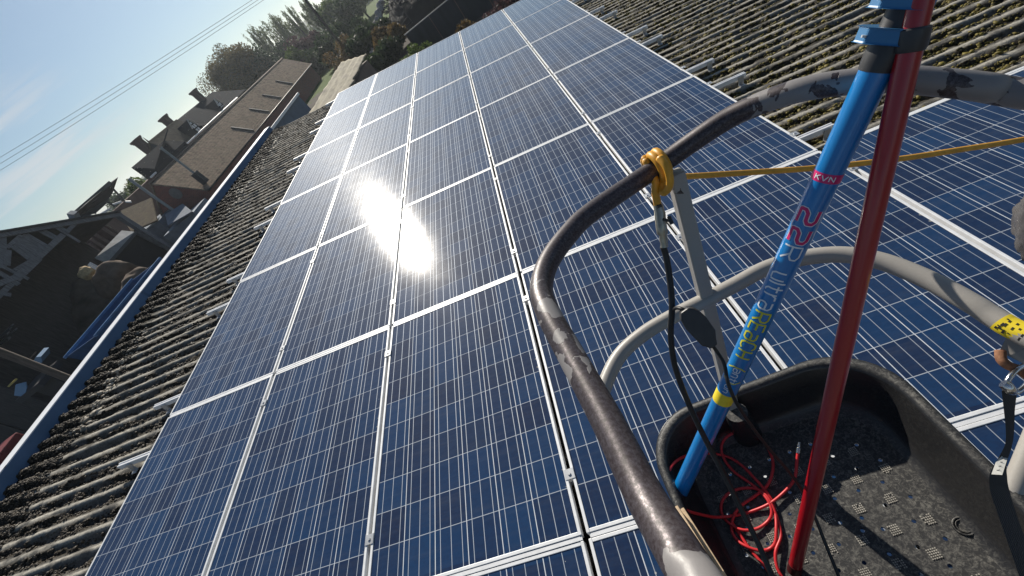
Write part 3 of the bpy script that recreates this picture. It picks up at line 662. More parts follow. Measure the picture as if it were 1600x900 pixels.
rd0 = drop(1241, 892, FLOOR_H - .004); rd1 = deep(1405, 150, .655); axr = (rd1 - rd0) / np.linalg.norm(rd1 - rd0); Lr = np.linalg.norm(rd1 - rd0)
rpole = thing('red_pole', 'glossy red pole with a black sleeve leaning on the rail beside the blue pole', 'pole', rd0)
def salong(px, py):
    d = ray(px, py); d = d / np.linalg.norm(d); w0 = rd0 - CAM; b_ = axr @ d
    return ((b_ * (d @ w0)) - (axr @ w0)) / (1 - b_ * b_)
mb = MB(); mb.tube([rd0 + axr * .03, rd0 + axr * (Lr * 1.7)], [.0172, .0158], 28); mb.build('pole_section', M_RED, rpole, True, 40)
mb = MB(); mb.tube([rd0, rd0 + axr * .033], [.0184, .0184], 24); mb.build('end_cap', mat('dark_red_cap', (.05, .006, .008), .5), rpole, True, 40)
mb = MB(); mb.tube([rd0 + axr * salong(1426, 80), rd0 + axr * salong(1429, 74), rd0 + axr * salong(1436, 44), rd0 + axr * salong(1437, 41)], [.0180, .0200, .0200, .0180], 24); mb.build('sleeve', M_BLKM, rpole, True, 40)
wrap(rpole)

# red hose coiled on the tub floor
hz = FLOOR_H - .006
M_HOSE = mat('red_hose', (.56, .025, .030), .42, var=.05, vscale=40)
hp = [(1247, 706), (1245, 722), (1243, 742), (1236, 757), (1222, 772), (1204, 786), (1180, 797), (1150, 805), (1120, 808), (1095, 804), (1070, 796), (1054, 780), (1045, 757), (1046, 735), (1060, 718), (1085, 709), (1115, 709), (1140, 715), (1160, 728), (1176, 744), (1192, 762), (1206, 782), (1212, 805), (1213, 828), (1211, 848), (1201, 858), (1185, 860), (1165, 853), (1150, 842), (1143, 826), (1147, 805), (1158, 790), (1178, 776), (1196, 762), (1206, 742), (1207, 718), (1195, 692), (1175, 677), (1152, 675), (1134, 684), (1127, 700), (1133, 720), (1148, 738), (1168, 752), (1186, 766), (1200, 782), (1206, 800), (1200, 814), (1183, 826), (1160, 828), (1140, 818), (1128, 803), (1128, 784), (1140, 770), (1160, 763), (1182, 764), (1198, 775), (1208, 792), (1216, 815), (1220, 838), (1212, 862), (1214, 885), (1224, 905), (1240, 930)]
def lay(x, y, h):
    while h > RIM_H + .02:
        p = drop(x, y, h) - CAM; k = [L_ for L_ in levels[:4] if L_[5] <= h + .03] or [levels[3]]; f_ = min(1, max(0, (FLOOR_H - h - .008) / .09)); ins = .012
        x0_, x1_, y1_ = -.155 - .052 * f_ + ins, .405 + .057 * f_ - ins, .655 + .057 * f_ - ins - .05 * (p[0] - .13); r_ = .15
        ox, oy = max(x0_ + r_ - p[0], 0, p[0] - x1_ + r_), max(p[1] - y1_ + r_, 0)
        if (ox * ox + oy * oy) ** .5 < r_: break
        h -= .004
    return drop(x, y, h)
pts = [lay(x, y, hz - .0085 * (.5 + .5 * math.sin(i * 1.7)) - (.055 * max(0, 4 - i) / 4)) for i, (x, y) in enumerate(hp)]
hose = thing('red_hose', 'thin red hose lying in loose coils on the black tub floor', 'hose', pts[10])
mb = MB(); mb.tube(smooth_path(pts, 6), .0046, 10); mb.build('hose_tube', M_HOSE, hose, True)
mb = MB(); d_ = (pts[0] - pts[1]) / np.linalg.norm(pts[0] - pts[1]); mb.tube([pts[0] - d_ * .004, pts[0] + d_ * .012, pts[0] + d_ * .013, pts[0] + d_ * .022, pts[0] + d_ * .023, pts[0] + d_ * .03], [.0068, .0068, .0045, .0055, .004, .004], 10); mb.build('brass_fitting', mat('chrome', (.7, .68, .62), .22, 1), hose, True, 40)
tail = [drop(x, y, hz) for x, y in [(1143, 815), (1158, 838), (1172, 858), (1192, 882), (1210, 905), (1230, 935)]]
mb = MB(); mb.tube(smooth_path(tail, 6), .0046, 10); mb.build('hose_tail', M_HOSE, hose, True)
wrap(hose)
# black braided control hose hanging from the rail, with brass fitting, then down into the tub
bp_ = [(1036, 385, .99), (1041, 402, 1.0), (1047, 440, 1.01), (1050, 480, 1.02), (1048, 520, 1.05), (1052, 560, 1.08), (1062, 595, 1.10), (1080, 640, 1.12), (1104, 690, 1.15), (1133, 745, 1.17), (1160, 800, 1.18), (1185, 850, 1.17), (1210, 910, 1.15), (1235, 980, 1.12)]
bh = thing('black_hose', 'black hose hanging from the rail and crossing in front of the blue pole', 'hose', deep(1050, 480, 1.02))
mb = MB(); mb.tube(smooth_path([deep(*p) for p in bp_], 6), .0076, 10); mb.build('hose_tube', M_BLK, bh, True)
wrap(bh)
sw = thing('control_switch', 'black rubber inline switch box with thin cable hanging against the rail post', 'switch', deep(1090, 515, .98))
A_, B_ = deep(1072, 488, .985), deep(1112, 538, .985); ax_ = (B_ - A_) / np.linalg.norm(B_ - A_); fx_ = CAM - A_; fx_ = fx_ - ax_ * (fx_ @ ax_); fx_ /= np.linalg.norm(fx_); sx_ = np.cross(ax_, fx_)
L_ = np.linalg.norm(B_ - A_)
out = [(-.10, -.010), (-.02, -.018), (.10, -.024), (.35, -.028), (.72, -.026), (.9, -.016), (1.04, -.010), (1.04, .008), (.92, .014), (.88, .019), (.3, .024), (.05, .020), (-.1, .010)]
mb = MB(); mb.prism([A_ + ax_ * (u_ * L_) + sx_ * v_ - fx_ * .012 for u_, v_ in out], fx_ * .026); mb.build('switch_body', M_BLKM, sw, bevel=.004)
cb = [(1112, 538, .985), (1122, 552, .99), (1132, 570, .975), (1138, 600, .96), (1152, 632, .98), (1176, 668, 1.05), (1204, 704, 1.10), (1232, 736, 1.13), (1256, 770, 1.14), (1275, 812, 1.13), (1290, 850, 1.12), (1312, 905, 1.10), (1330, 960, 1.05)]
mb = MB(); mb.tube(smooth_path([deep(*p) for p in cb], 6), .0042, 8); mb.build('cable', M_BLK, sw, True)
mb = MB(); mb.tube(smooth_path([deep(1073, 487, .985), deep(1066, 483, .985), deep(1058, 481, 1.0), deep(1051, 484, 1.02)], 5), .0045, 8); mb.build('cable', M_BLK, sw, True)
wrap(sw)
# yellow hose tied round the upper rail and running off to the right
M_YH = mat('yellow_hose', (.70, .34, .03), .45, var=.2, vscale=30)
yh = thing('yellow_hose', 'orange yellow hose knotted round the upper rail and stretched away behind both poles', 'hose', deep(1028, 262, .95))
rc = deep(1028, 260, TUBE * 2 * FPX / 30.3); tdir = UP[10] - UP[8]; tdir /= np.linalg.norm(tdir); e1 = np.cross(tdir, (0, 0, 1)); e1 /= np.linalg.norm(e1); e2 = np.cross(e1, tdir)
coil = []
for k_ in range(46):
    a_ = k_ / 45 * 2 * math.pi * 2.2 + 2.2; coil.append(rc + tdir * (-.014 + .028 * k_ / 45) + (TUBE + .0085) * (math.cos(a_) * e1 + math.sin(a_) * e2))
mb = MB(); mb.tube(coil, .0092, 10); mb.build('knot', M_YH, yh, True)
mb = MB(); mb.tube(smooth_path([coil[0], deep(1023, 280, .94), deep(1024, 300, .95), deep(1028, 322, .97)], 6), .0088, 10)
mb.tube(smooth_path([deep(1030, 246, .90), deep(1042, 262, .89), deep(1047, 283, .90), deep(1043, 296, .92), deep(1036, 300, .935), deep(1034, 284, .945)], 6), .0085, 10); mb.build('hose_loop', M_YH, yh, True)
mb = MB(); mb.tube(smooth_path([coil[-1], deep(1052, 276, .965), deep(1068, 276, 1.0), deep(1180, 269, 1.03), deep(1280, 262, 1.05), deep(1400, 249, 1.06), deep(1500, 234, 1.07), deep(1600, 218, 1.08), deep(1760, 188, 1.10)], 6), .0072, 10); mb.build('hose_run', M_YH, yh, True)
fp = [deep(1028, 320, .97), deep(1030, 330, .972), deep(1031, 333, .973), deep(1033, 352, .978), deep(1035, 364, .982), deep(1036, 368, .983), deep(1037, 376, .986), deep(1037.5, 379, .987), deep(1038, 386, .99)]
mb = MB(); mb.tube(fp, [.011, .0115, .0125, .0125, .0125, .009, .0095, .008, .0085], 14); mb.build('brass_valve', mat('dull_brass', (.40, .37, .30), .35, .8, var=.2, vscale=60), yh, True, 35)
mb = MB(); mb.tube([deep(1036, 343, .965), deep(1047, 345, .955)], .0035, 8); mb.tube([deep(1045, 338, .955), deep(1050, 350, .952)], .0045, 8); mb.tube([deep(1026, 323, .962), deep(1033, 321, .962)], .005, 8); mb.build('valve_tap', M_BLKM, yh, True, 40)
wrap(yh)
# carabiner and webbing strap
M_CHR = mat('zinc_steel', (.72, .72, .72), .18, 1)
kb = thing('carabiner', 'shiny steel carabiner hooked on the rusty hook at the right rail', 'carabiner', deep(1585, 600, .83))
mb = MB(); mb.tube(smooth_path([deep(1571, 606, .82), deep(1577, 590, .82), deep(1591, 576, .822), deep(1604, 571, .825), (deep(1612, 580, .825)), deep(1606, 598, .825), deep(1594, 610, .825), deep(1584, 614, .825), deep(1575, 613, .822)], 5, True), .0048, 10, True); mb.build('ring', M_CHR, kb, True)
mb = MB(); mb.tube([deep(1567, 599, .815), deep(1572, 602, .813), deep(1577, 607, .812), deep(1583, 611, .814)], [.0085, .0098, .0095, .0075], 12); mb.build('gate_sleeve', M_CHR, kb, True, 40)
wrap(kb)
def ribbon(path, widths, wdir, th=.0016):
    vs_ = []
    for p_, w_, d_ in zip(path, widths, wdir):
        d_ = np.array(d_) / np.linalg.norm(d_); n_ = CAM - p_; n_ = n_ / np.linalg.norm(n_) * th
        vs_ += [p_ - d_ * w_ / 2, p_ + d_ * w_ / 2, p_ + d_ * w_ / 2 - n_, p_ - d_ * w_ / 2 - n_]
    n = len(path); fs_ = [(4 * i + k_, 4 * i + (k_ + 1) % 4, 4 * i + 4 + (k_ + 1) % 4, 4 * i + 4 + k_) for i in range(n - 1) for k_ in range(4)] + [(0, 1, 2, 3), tuple(4 * n - 4 + k_ for k_ in (3, 2, 1, 0))]
    return vs_, fs_
def webbing():
    M = mat('black_webbing', (.018, .018, .020), .55); t = M.node_tree; b = t.nodes['Principled BSDF']
    x = N(t, 'ShaderNodeTexCoord'); wv = N(t, 'ShaderNodeTexWave', wave_type='BANDS', bands_direction='Z', ins={'Scale': 130.0, 'Distortion': .6}); t.links.new(x.outputs['Object'], wv.inputs['Vector'])
    t.links.new(mix_node(t, wv.outputs[0], (.008, .008, .009), (.045, .045, .048)), b.inputs['Base Color'])
    bp = N(t, 'ShaderNodeBump', ins={'Strength': .6, 'Distance': .001}); t.links.new(wv.outputs[0], bp.inputs['Height']); t.links.new(bp.outputs[0], b.inputs['Normal']); return M
sp_ = thing('safety_strap', 'black webbing lanyard strap with white tag hanging from the carabiner', 'strap', deep(1575, 700, .85))
rt = RW[0]
path = smooth_path([deep(1577, 612, .822), deep(1577, 640, .83), deep(1578, 670, .84), deep(1576, 695, .85), deep(1566, 720, .86), deep(1560, 742, .87), deep(1563, 770, .88), deep(1576, 810, .87), deep(1590, 850, .86), deep(1604, 890, .85), deep(1620, 940, .84)], 5)
wd = np.interp(np.linspace(0, 10, len(path)), [0, 1, 2, 3, 4, 5, 6, 7, 8, 10], [.030, .022, .017, .014, .020, .036, .042, .040, .040, .040]); v_, f_ = ribbon(path, wd, [rt + .12 * RW[1]] * len(path), .004)
mb = MB(); mb.add(v_, f_); mb.build('webbing', webbing(), sp_, True, 50)
mb = MB(); mb.prism([deep(1549, 741, .815), deep(1556, 722, .845), deep(1574, 704, .875), deep(1577, 708, .875), deep(1566, 742, .815)], ray(1560, 725) * -.003); mb.build('white_tag', mat('tag_white', (.72, .71, .66), .6), sp_)
mb = MB()
for i in range(4): mb.bar(deep(1557 + i * 3, 735 - i * 6.5, .822 + i * .0105), deep(1562 + i * 2.4, 734 - i * 6.0, .822 + i * .0105), .0008, .0008)
mb.build('tag_print', MATS['print_black'], sp_)
wrap(sp_)
# crumpled clear plastic at the right edge
def plastic():
    M = mat('clear_plastic', (.20, .19, .19), .10, 0, .7); b = M.node_tree.nodes['Principled BSDF']; b.inputs['Transmission Weight'].default_value = .55; b.inputs['IOR'].default_value = 1.2; return M
ctr = deep(1624, 352, .70); vs_ = []; sg, rgn = 40, 36
for i in range(rgn + 1):
    th = math.pi * i / rgn
    for k_ in range(sg):
        a_ = 2 * math.pi * k_ / sg; d_ = np.array([math.sin(th) * math.cos(a_), math.sin(th) * math.sin(a_), math.cos(th)]); nz_ = mnoise.fractal(Vector(d_ * 3.3), .9, 2.1, 4) + .5 * abs(mnoise.noise(Vector(d_ * 7)))
        vs_.append(ctr + (d_[0] * .027 * RW[0] + d_[2] * .060 * -RW[1] + d_[1] * .028 * RW[2]) * (1 + .17 * nz_))
mb = MB(); mb.add(vs_, [(i * sg + k_, (i + 1) * sg + k_, (i + 1) * sg + (k_ + 1) % sg, i * sg + (k_ + 1) % sg) for i in range(rgn) for k_ in range(sg)])
tag(mb.build('plastic_bag', plastic(), None, True), 'crumpled clear plastic bag hanging at the right end of the basket rail', 'bag')

# ================================================================== GROUND, HILLS
def ground_material():
    M = bpy.data.materials.new('ground'); M.use_nodes = True; t = M.node_tree; b = t.nodes['Principled BSDF']
    x = N(t, 'ShaderNodeTexCoord'); sp = N(t, 'ShaderNodeSeparateXYZ'); t.links.new(x.outputs['Object'], sp.inputs[0])
    n = N(t, 'ShaderNodeTexNoise', ins={'Scale': .35, 'Detail': 8.0, 'Roughness': .65}); t.links.new(x.outputs['Object'], n.inputs['Vector'])
    n2 = N(t, 'ShaderNodeTexNoise', ins={'Scale': 3.0, 'Detail': 6.0, 'Roughness': .7}); t.links.new(x.outputs['Object'], n2.inputs['Vector'])
    mud = mix_node(t, n2.outputs[0], (.045, .038, .032), (.13, .115, .10)); gr = mix_node(t, n2.outputs[0], (.035, .062, .012), (.10, .15, .03))
    k = N(t, 'ShaderNodeMapRange', ins={1: 20.0, 2: 34.0}); t.links.new(math_node(t, 'MULTIPLY_ADD', n.outputs[0], 16.0, math_node(t, 'SUBTRACT', sp.outputs[1], 8.0)), k.inputs[0])
    far = N(t, 'ShaderNodeMapRange', ins={1: -16.0, 2: -11.0}); t.links.new(sp.outputs[0], far.inputs[0])
    k2 = math_node(t, 'MULTIPLY', k.outputs[0], math_node(t, 'GREATER_THAN', math_node(t, 'MULTIPLY_ADD', n.outputs[0], 14.0, sp.outputs[1]), 58.0))
    t.links.new(mix_node(t, k2, mud, gr), b.inputs['Base Color']); b.inputs['Roughness'].default_value = .95; b.inputs['Specular IOR Level'].default_value = .1
    bp = N(t, 'ShaderNodeBump', ins={'Strength': .6, 'Distance': .08}); t.links.new(n2.outputs[0], bp.inputs['Height']); t.links.new(bp.outputs[0], b.inputs['Normal'])
    return M
g = MB(); g.add([(-2500, -2500, GZ), (2500, -2500, GZ), (2500, 2500, GZ), (-2500, 2500, GZ)], [(0, 1, 2, 3)]); tag(g.build('ground', ground_material()), kind='structure')
hl = MB(); pr_ = [(-420, 0), (-330, 6), (-250, 11), (-160, 9), (-60, 13), (30, 17), (120, 14), (220, 8), (320, 0)]
hp_ = smooth_path([(x, 420, GZ + z) for x, z in pr_], 6)
vs_ = []
for p in hp_: vs_ += [(p[0] * .9, 330, GZ - 1), (p[0], 420, p[2]), (p[0] * 1.1, 600, GZ - 1)]
hl.add(vs_, [(3 * i + k, 3 * i + 3 + k, 3 * i + 4 + k, 3 * i + 1 + k) for i in range(len(hp_) - 1) for k in (0, 1)])
tag(hl.build('hills', mat('far_hills', (.06, .085, .045), .95, var=.5, vscale=.05), None, True), kind='structure')

# ================================================================== BRICK BARN
def bricks(name, a, b2, mortar, sc=1):
    M = bpy.data.materials.new(name); M.use_nodes = True; t = M.node_tree; b = t.nodes['Principled BSDF']
    x = N(t, 'ShaderNodeTexCoord'); sp = N(t, 'ShaderNodeSeparateXYZ'); t.links.new(x.outputs['Object'], sp.inputs[0])
    cb = N(t, 'ShaderNodeCombineXYZ'); t.links.new(math_node(t, 'ADD', sp.outputs[0], sp.outputs[1]), cb.inputs[0]); t.links.new(sp.outputs[2], cb.inputs[1])
    br = N(t, 'ShaderNodeTexBrick', ins={'Color1': a + (1,), 'Color2': b2 + (1,), 'Mortar': mortar + (1,), 'Scale': 1.0 * sc, 'Mortar Size': .008, 'Brick Width': .23, 'Row Height': .075}); t.links.new(cb.outputs[0], br.inputs['Vector'])
    n = N(t, 'ShaderNodeTexNoise', ins={'Scale': .9, 'Detail': 6.0}); t.links.new(x.outputs['Object'], n.inputs['Vector'])
    t.links.new(mix_node(t, math_node(t, 'MULTIPLY', n.outputs[0], .45), br.outputs[0], (.10, .085, .08)), b.inputs['Base Color']); b.inputs['Roughness'].default_value = .9
    return M
M_BRICK = bricks('brick_red', (.34, .095, .06), (.22, .065, .045), (.24, .19, .17))
def roof_tiles(name, a, b2, moss_, pitch=.2, dirn='Y'):
    M = bpy.data.materials.new(name); M.use_nodes = True; t = M.node_tree; b = t.nodes['Principled BSDF']
    x = N(t, 'ShaderNodeTexCoord'); sp = N(t, 'ShaderNodeSeparateXYZ'); t.links.new(x.outputs['Object'], sp.inputs[0])
    n = N(t, 'ShaderNodeTexNoise', ins={'Scale': 3.2, 'Detail': 9.0, 'Roughness': .85}); t.links.new(x.outputs['Object'], n.inputs['Vector'])
    v = N(t, 'ShaderNodeTexVoronoi', ins={'Scale': 4.5}); t.links.new(x.outputs['Object'], v.inputs['Vector']); sc = N(t, 'ShaderNodeSeparateColor'); t.links.new(v.outputs['Color'], sc.inputs[0])
    r = N(t, 'ShaderNodeMapRange', ins={1: .38, 2: .62}); t.links.new(n.outputs[0], r.inputs[0])
    col = mix_node(t, sc.outputs[0], a, b2); col = mix_node(t, math_node(t, 'MULTIPLY', r.outputs[0], .85), col, moss_)
    spk = math_node(t, 'MULTIPLY', math_node(t, 'LESS_THAN', v.outputs['Distance'], .11), math_node(t, 'GREATER_THAN', sc.outputs[1], .80))
    col = mix_node(t, spk, col, (.62, .62, .58)); t.links.new(col, b.inputs['Base Color']); b.inputs['Roughness'].default_value = .95; b.inputs['Specular IOR Level'].default_value = .04
    sn = math_node(t, 'SINE', math_node(t, 'MULTIPLY', sp.outputs[2], 2 * math.pi / .16)); sn2 = math_node(t, 'SINE', math_node(t, 'MULTIPLY', sp.outputs[1], 2 * math.pi / pitch))
    h = math_node(t, 'ADD', math_node(t, 'MULTIPLY', sn, .18), math_node(t, 'MULTIPLY_ADD', sn2, .12, math_node(t, 'MULTIPLY', n.outputs[0], 3.0)))
    bp = N(t, 'ShaderNodeBump', ins={'Strength': .9, 'Distance': .05}); t.links.new(h, bp.inputs['Height']); t.links.new(bp.outputs[0], b.inputs['Normal'])
    return M
M_TILE = roof_tiles('mossy_tiles', (.27, .20, .16), (.10, .075, .062), (.33, .28, .21))
M_SLATE = roof_tiles('dark_slate', (.020, .025, .036), (.014, .018, .026), (.022, .023, .026), .3)
M_TILE2 = roof_tiles('brown_tiles', (.17, .135, .11), (.10, .085, .075), (.17, .15, .10))
M_WHITE = mat('white_paint', (.78, .80, .82), .5, var=.08, vscale=4)
M_DARK = mat('interior_shade', (.012, .012, .014), .9)  # near-black colour standing in for the shade inside open buildings
M_GLASSW = mat('window_glass', (.10, .13, .17), .12, 0, .6)
M_WOODG = mat('weathered_wood', (.16, .165, .175), .85, var=.45, vscale=5, stretch=(6, 6, .8), bump=.3, bscale=14)
M_WOODB = mat('brown_timber', (.15, .11, .085), .85, var=.4, vscale=5, stretch=(6, 6, .8))
M_IRON = mat('grey_sheet_iron', (.17, .20, .24), .8, 0, .2, var=.2, vscale=2)
def slab(mb_, a, b, c, d, th):
    """roof slab: quad with thickness downwards along its normal"""
    a, b, c, d = map(lambda p: np.array(p, float), (a, b, c, d)); n = np.cross(b - a, d - a); n /= np.linalg.norm(n)
    if n[2] < 0: n = -n
    return mb_.prism([a, b, c, d], -n * th)
bx, ex, lx_ = CAM[0] - .831 * 31, CAM[0] - .748 * 31, CAM[0] - .903 * 31
by0, by1 = CAM[1] + 31, CAM[1] + 67
rz, ez, lz = CAM[2] - .62, CAM[2] - 3.12, CAM[2] - 2.85
barn = thing('brick_barn', 'long red brick barn with mottled tile roof and grey flue pipe, behind the pale flashing', 'barn', ((bx + ex) / 2, (by0 + by1) / 2, GZ))
mb = MB(); mb.prism([(ex - .25, by0 + .1, GZ), (ex - .25, by0 + .1, ez + .05), (bx, by0 + .1, rz - .12), (lx_ + .2, by0 + .1, lz), (lx_ + .2, by0 + .1, GZ)], (0, by1 - by0 - .2, 0)); mb.build('wall', M_BRICK, barn)
mb = MB(); slab(mb, (bx, by0, rz), (ex, by0, ez), (ex, by1, ez), (bx, by1, rz), .10); rf = mb.build('roof', M_TILE, barn)
mb = MB(); slab(mb, (bx - .01, by0, rz - .004), (lx_, by0, lz), (lx_, by1, lz), (bx - .01, by1, rz - .004), .10); mb.build('roof', M_TILE, barn)
mb = MB(); mb.tube([(bx, by0 - .05, rz + .02), (bx, by1 + .05, rz + .02)], .07, 8); mb.build('ridge_tiles', mat('ridge_tile', (.20, .15, .12), .8, var=.2), rf, True)
mb = MB(); mb.tube([(ex + .05, by0, ez - .06), (ex + .05, by1, ez - .06)], .06, 8); mb.build('gutter', mat('black_gutter', (.03, .028, .028), .5), barn, True)
fb = at(306, 281, 31.3); ft_ = at(252.5, 232, 31.3)
mb = MB(); mb.box((fb[0], fb[1] + .5, fb[2] - .1), (.42, .42, .95)); mb.build('flue_base', mat('lead_grey', (.045, .05, .055), .6), barn)
mb = MB(); mb.tube([(fb[0], fb[1] + .5, fb[2] + .3), (fb[0], fb[1] + .5, ft_[2])], .085, 10); mb.tube([(fb[0], fb[1] + .5, ft_[2]), (fb[0], fb[1] + .5, ft_[2] + .08)], .13, 10); mb.build('flue_pipe', mat('flue_grey', (.30, .33, .33), .5, .3, var=.1), barn, True, 50)
mb = MB()
for (xa, ya), (xb, yb) in (((432, 125), (458, 130)), ((411, 146), (440, 152)), ((390, 172), (425, 177)), ((361, 202), (403, 208))):
    yd = .748 * 31 / .38
    d = ray(xb, yb); ydd = (ex - CAM[0]) / d[0] * d[1]; y_ = CAM[1] + ydd
    t_ = .55; mb.bar((ex - .08, y_, ez + .18), (ex + (bx - ex) * t_, y_, ez + (rz - ez) * t_ + .07), .18, .10)  # dark bars laid up the slope from the eave
mb.build('roof_bar', mat('dark_bar', (.03, .03, .032), .7), barn)
oc = np.array([ex - (ex - bx) * .78, by0 + .08, rz - 1.42])
mb = MB(); n_ = 20; mb.prism([oc + np.array([.42 * math.cos(a_), 0, .42 * math.sin(a_)]) for a_ in np.linspace(0, 2 * math.pi, n_, endpoint=False)], (0, -.05, 0)); mb.build('blocked_round_window', mat('cement_patch', (.20, .18, .17), .9, var=.2), barn)
wrap(barn)

# ================================================================== HOUSE
hgx, hrx = CAM[0] - 33.5, CAM[0] - 37.4
hz_g, hz_r = CAM[2] - .52, CAM[2] + 1.75
hy0, hy1 = CAM[1] + 54.5, CAM[1] + 68.4
house = thing('slate_house', 'dark slate roofed house with tall chimneys and white gutter, beyond the brick barn', 'house', (hrx, (hy0 + hy1) / 2, GZ))
M_HW = mat('house_wall', (.14, .085, .065), .9, var=.2, vscale=2)
mb = MB(); mb.prism([(hgx - .3, hy0 + .3, GZ), (hgx - .3, hy0 + .3, hz_g), (hrx, hy0 + .3, hz_r - .1), (2 * hrx - hgx + .3, hy0 + .3, hz_g), (2 * hrx - hgx + .3, hy0 + .3, GZ)], (0, hy1 - hy0 - .6, 0))
mb.box((hrx, CAM[1] + 47.5, (GZ + hz_g) / 2), (7.2, 13.5, hz_g - GZ)); mb.build('wall', M_HW, house)
mb = MB(); slab(mb, (hrx, hy0, hz_r), (hgx, hy0, hz_g), (hgx, hy1, hz_g), (hrx, hy1, hz_r), .12); slab(mb, (hrx, hy0, hz_r), (2 * hrx - hgx, hy0, hz_g), (2 * hrx - hgx, hy1, hz_g), (hrx, hy1, hz_r), .12); rf = mb.build('roof', M_SLATE, house)
def chimney(px, py, bpx, bpy_, yd):
    t_, b_ = at(px, py, yd), at(bpx, bpy_, yd); mb_ = MB(); mb_.box((hrx, b_[1], (t_[2] + b_[2]) / 2 - .5), (.75, .75, t_[2] - b_[2] + 1.0 - .35)); c_ = mb_.build('chimney', mat('chimney_brick', (.075, .05, .045), .9, var=.3, vscale=4), house)
    mb_ = MB(); mb_.prism([(hrx - .38, b_[1] - .38, t_[2] - .36), (hrx + .38, b_[1] - .38, t_[2] - .36), (hrx + .38, b_[1] + .38, t_[2] - .36), (hrx - .38, b_[1] + .38, t_[2] - .36)], (0, 0, .02))
    mb_.box((hrx, b_[1], t_[2] - .27), (.86, .86, .14)); mb_.box((hrx, b_[1], t_[2] - .1), (1.0, 1.0, .2)); mb_.build('chimney_cap', MATS['chimney_brick'], c_)
chimney(300, 142, 318, 157, 37.4 / .576); chimney(253, 183, 270, 195, 37.4 / .671); chimney(210, 218, 238, 238, 37.4 / .758)
# white gutter and fascia lines along the eaves
gy0, gy1 = CAM[1] + 41, CAM[1] + 64.6
mb = MB(); mb.tube([(hgx + .09, gy0, hz_g + .02), (hgx + .09, gy1, hz_g - .02)], .085, 8); mb.build('gutter', M_WHITE, house, True)
mb = MB(); mb.box((hgx - .02, (gy0 + gy1) / 2, hz_g - .42), (.06, gy1 - gy0, .20)); mb.build('fascia', M_WHITE, house)
# dormers with arched windows
def dormer(px, py, yd, sc=1.0, front=True):
    c_ = at(px, py, yd); y_ = c_[1]; x_ = hgx - .55; z0 = hz_g + .18; W_, H_ = .62 * sc, .55 * sc
    mb_ = MB(); pr2 = [(x_, y_ - W_, z0 - .3), (x_, y_ - W_, z0 + H_), (x_, y_, z0 + H_ + .85 * sc), (x_, y_ + W_, z0 + H_), (x_, y_ + W_, z0 - .3)]
    mb_.prism(pr2, (-2.4, 0, 0)); d_ = mb_.build('dormer', M_SLATE, house)
    mb_ = MB(); mb_.bar((x_ + .06, y_ - W_ - .1, z0 + H_ - .08), (x_ + .06, y_ + .02, z0 + H_ + .9 * sc), .05, .13, (1, 0, 0)); mb_.bar((x_ + .06, y_ + W_ + .1, z0 + H_ - .08), (x_ + .06, y_ - .02, z0 + H_ + .9 * sc), .05, .13, (1, 0, 0)); mb_.build('barge_board', mat('barge_grey', (.42, .42, .40), .6), d_)
    fr = MB(); pa = MB()
    for k_ in (-1, 1):
        for r_ in range(2):
            pa.box((x_ + .012, y_ + k_ * W_ * .36, z0 + .08 + r_ * .48 * sc), (.02, W_ * .50, .36 * sc))
    pa.box((x_ + .012, y_, z0 + .95 * sc), (.02, W_ * .45, .22 * sc))
    pa.build('window', mat('pale_window', (.55, .60, .66), .25, 0, .6), d_)
dormer(295, 190, 33.5 / .627); dormer(347, 152, 33.5 / .548, .9); dormer(284, 224, 33.5 / .69, .55)
# lower cross gable with finial and a brown lit roof beside it
yg = CAM[1] + 50; fz = at(229, 214, 50)
ga = at(233, 221, 49); gx_ = ga[0]
mb = MB(); mb.prism([(gx_, ga[1], ga[2]), (gx_ + 1.5, ga[1], hz_g - .4), (gx_ + 1.5, ga[1], GZ), (gx_ - 3.4, ga[1], GZ), (gx_ - 3.4, ga[1], hz_g - .4)], (0, .3, 0)); mb.build('gable_wall', mat('gable_dark', (.05, .055, .065), .9, var=.2), house)
mb = MB(); slab(mb, (gx_, ga[1] - .15, ga[2] + .05), (gx_ + 1.6, ga[1] - .15, hz_g - .45), (gx_ + 1.6, ga[1] + 6.5, hz_g - .45), (gx_, ga[1] + 6.5, ga[2] + .05), .1); slab(mb, (gx_, ga[1] - .15, ga[2] + .05), (gx_ - 3.6, ga[1] - .15, hz_g - .45), (gx_ - 3.6, ga[1] + 6.5, hz_g - .45), (gx_, ga[1] + 6.5, ga[2] + .05), .1); mb.build('roof', M_TILE2, house)
mb = MB(); mb.tube([(gx_, ga[1] - .1, ga[2]), (gx_, ga[1] - .1, ga[2] + .25), (gx_, ga[1] - .1, fz[2] + .15)], [.09, .06, .015], 8); mb.build('finial', MATS['chimney_brick'], house)
a1 = at(205, 262, 42); a2 = at(214, 285, 42)
mb = MB(); mb.prism([(a1[0], a1[1], a1[2]), (a1[0] + 1.5, a1[1], a1[2] - 1.2), (a1[0] + 1.5, a1[1], GZ), (a1[0], a1[1], GZ)], (0, 6.5, 0)); mb.prism([(a1[0], a1[1] + 6.5, a1[2] - .02), (a1[0] + 1.4, a1[1] + 6.5, a1[2] + .5), (a1[0] + 1.5, a1[1], a1[2] - 1.2)], (0, 0, -.1)); mb.build('rear_wing', M_SLATE, house)
wrap(house)

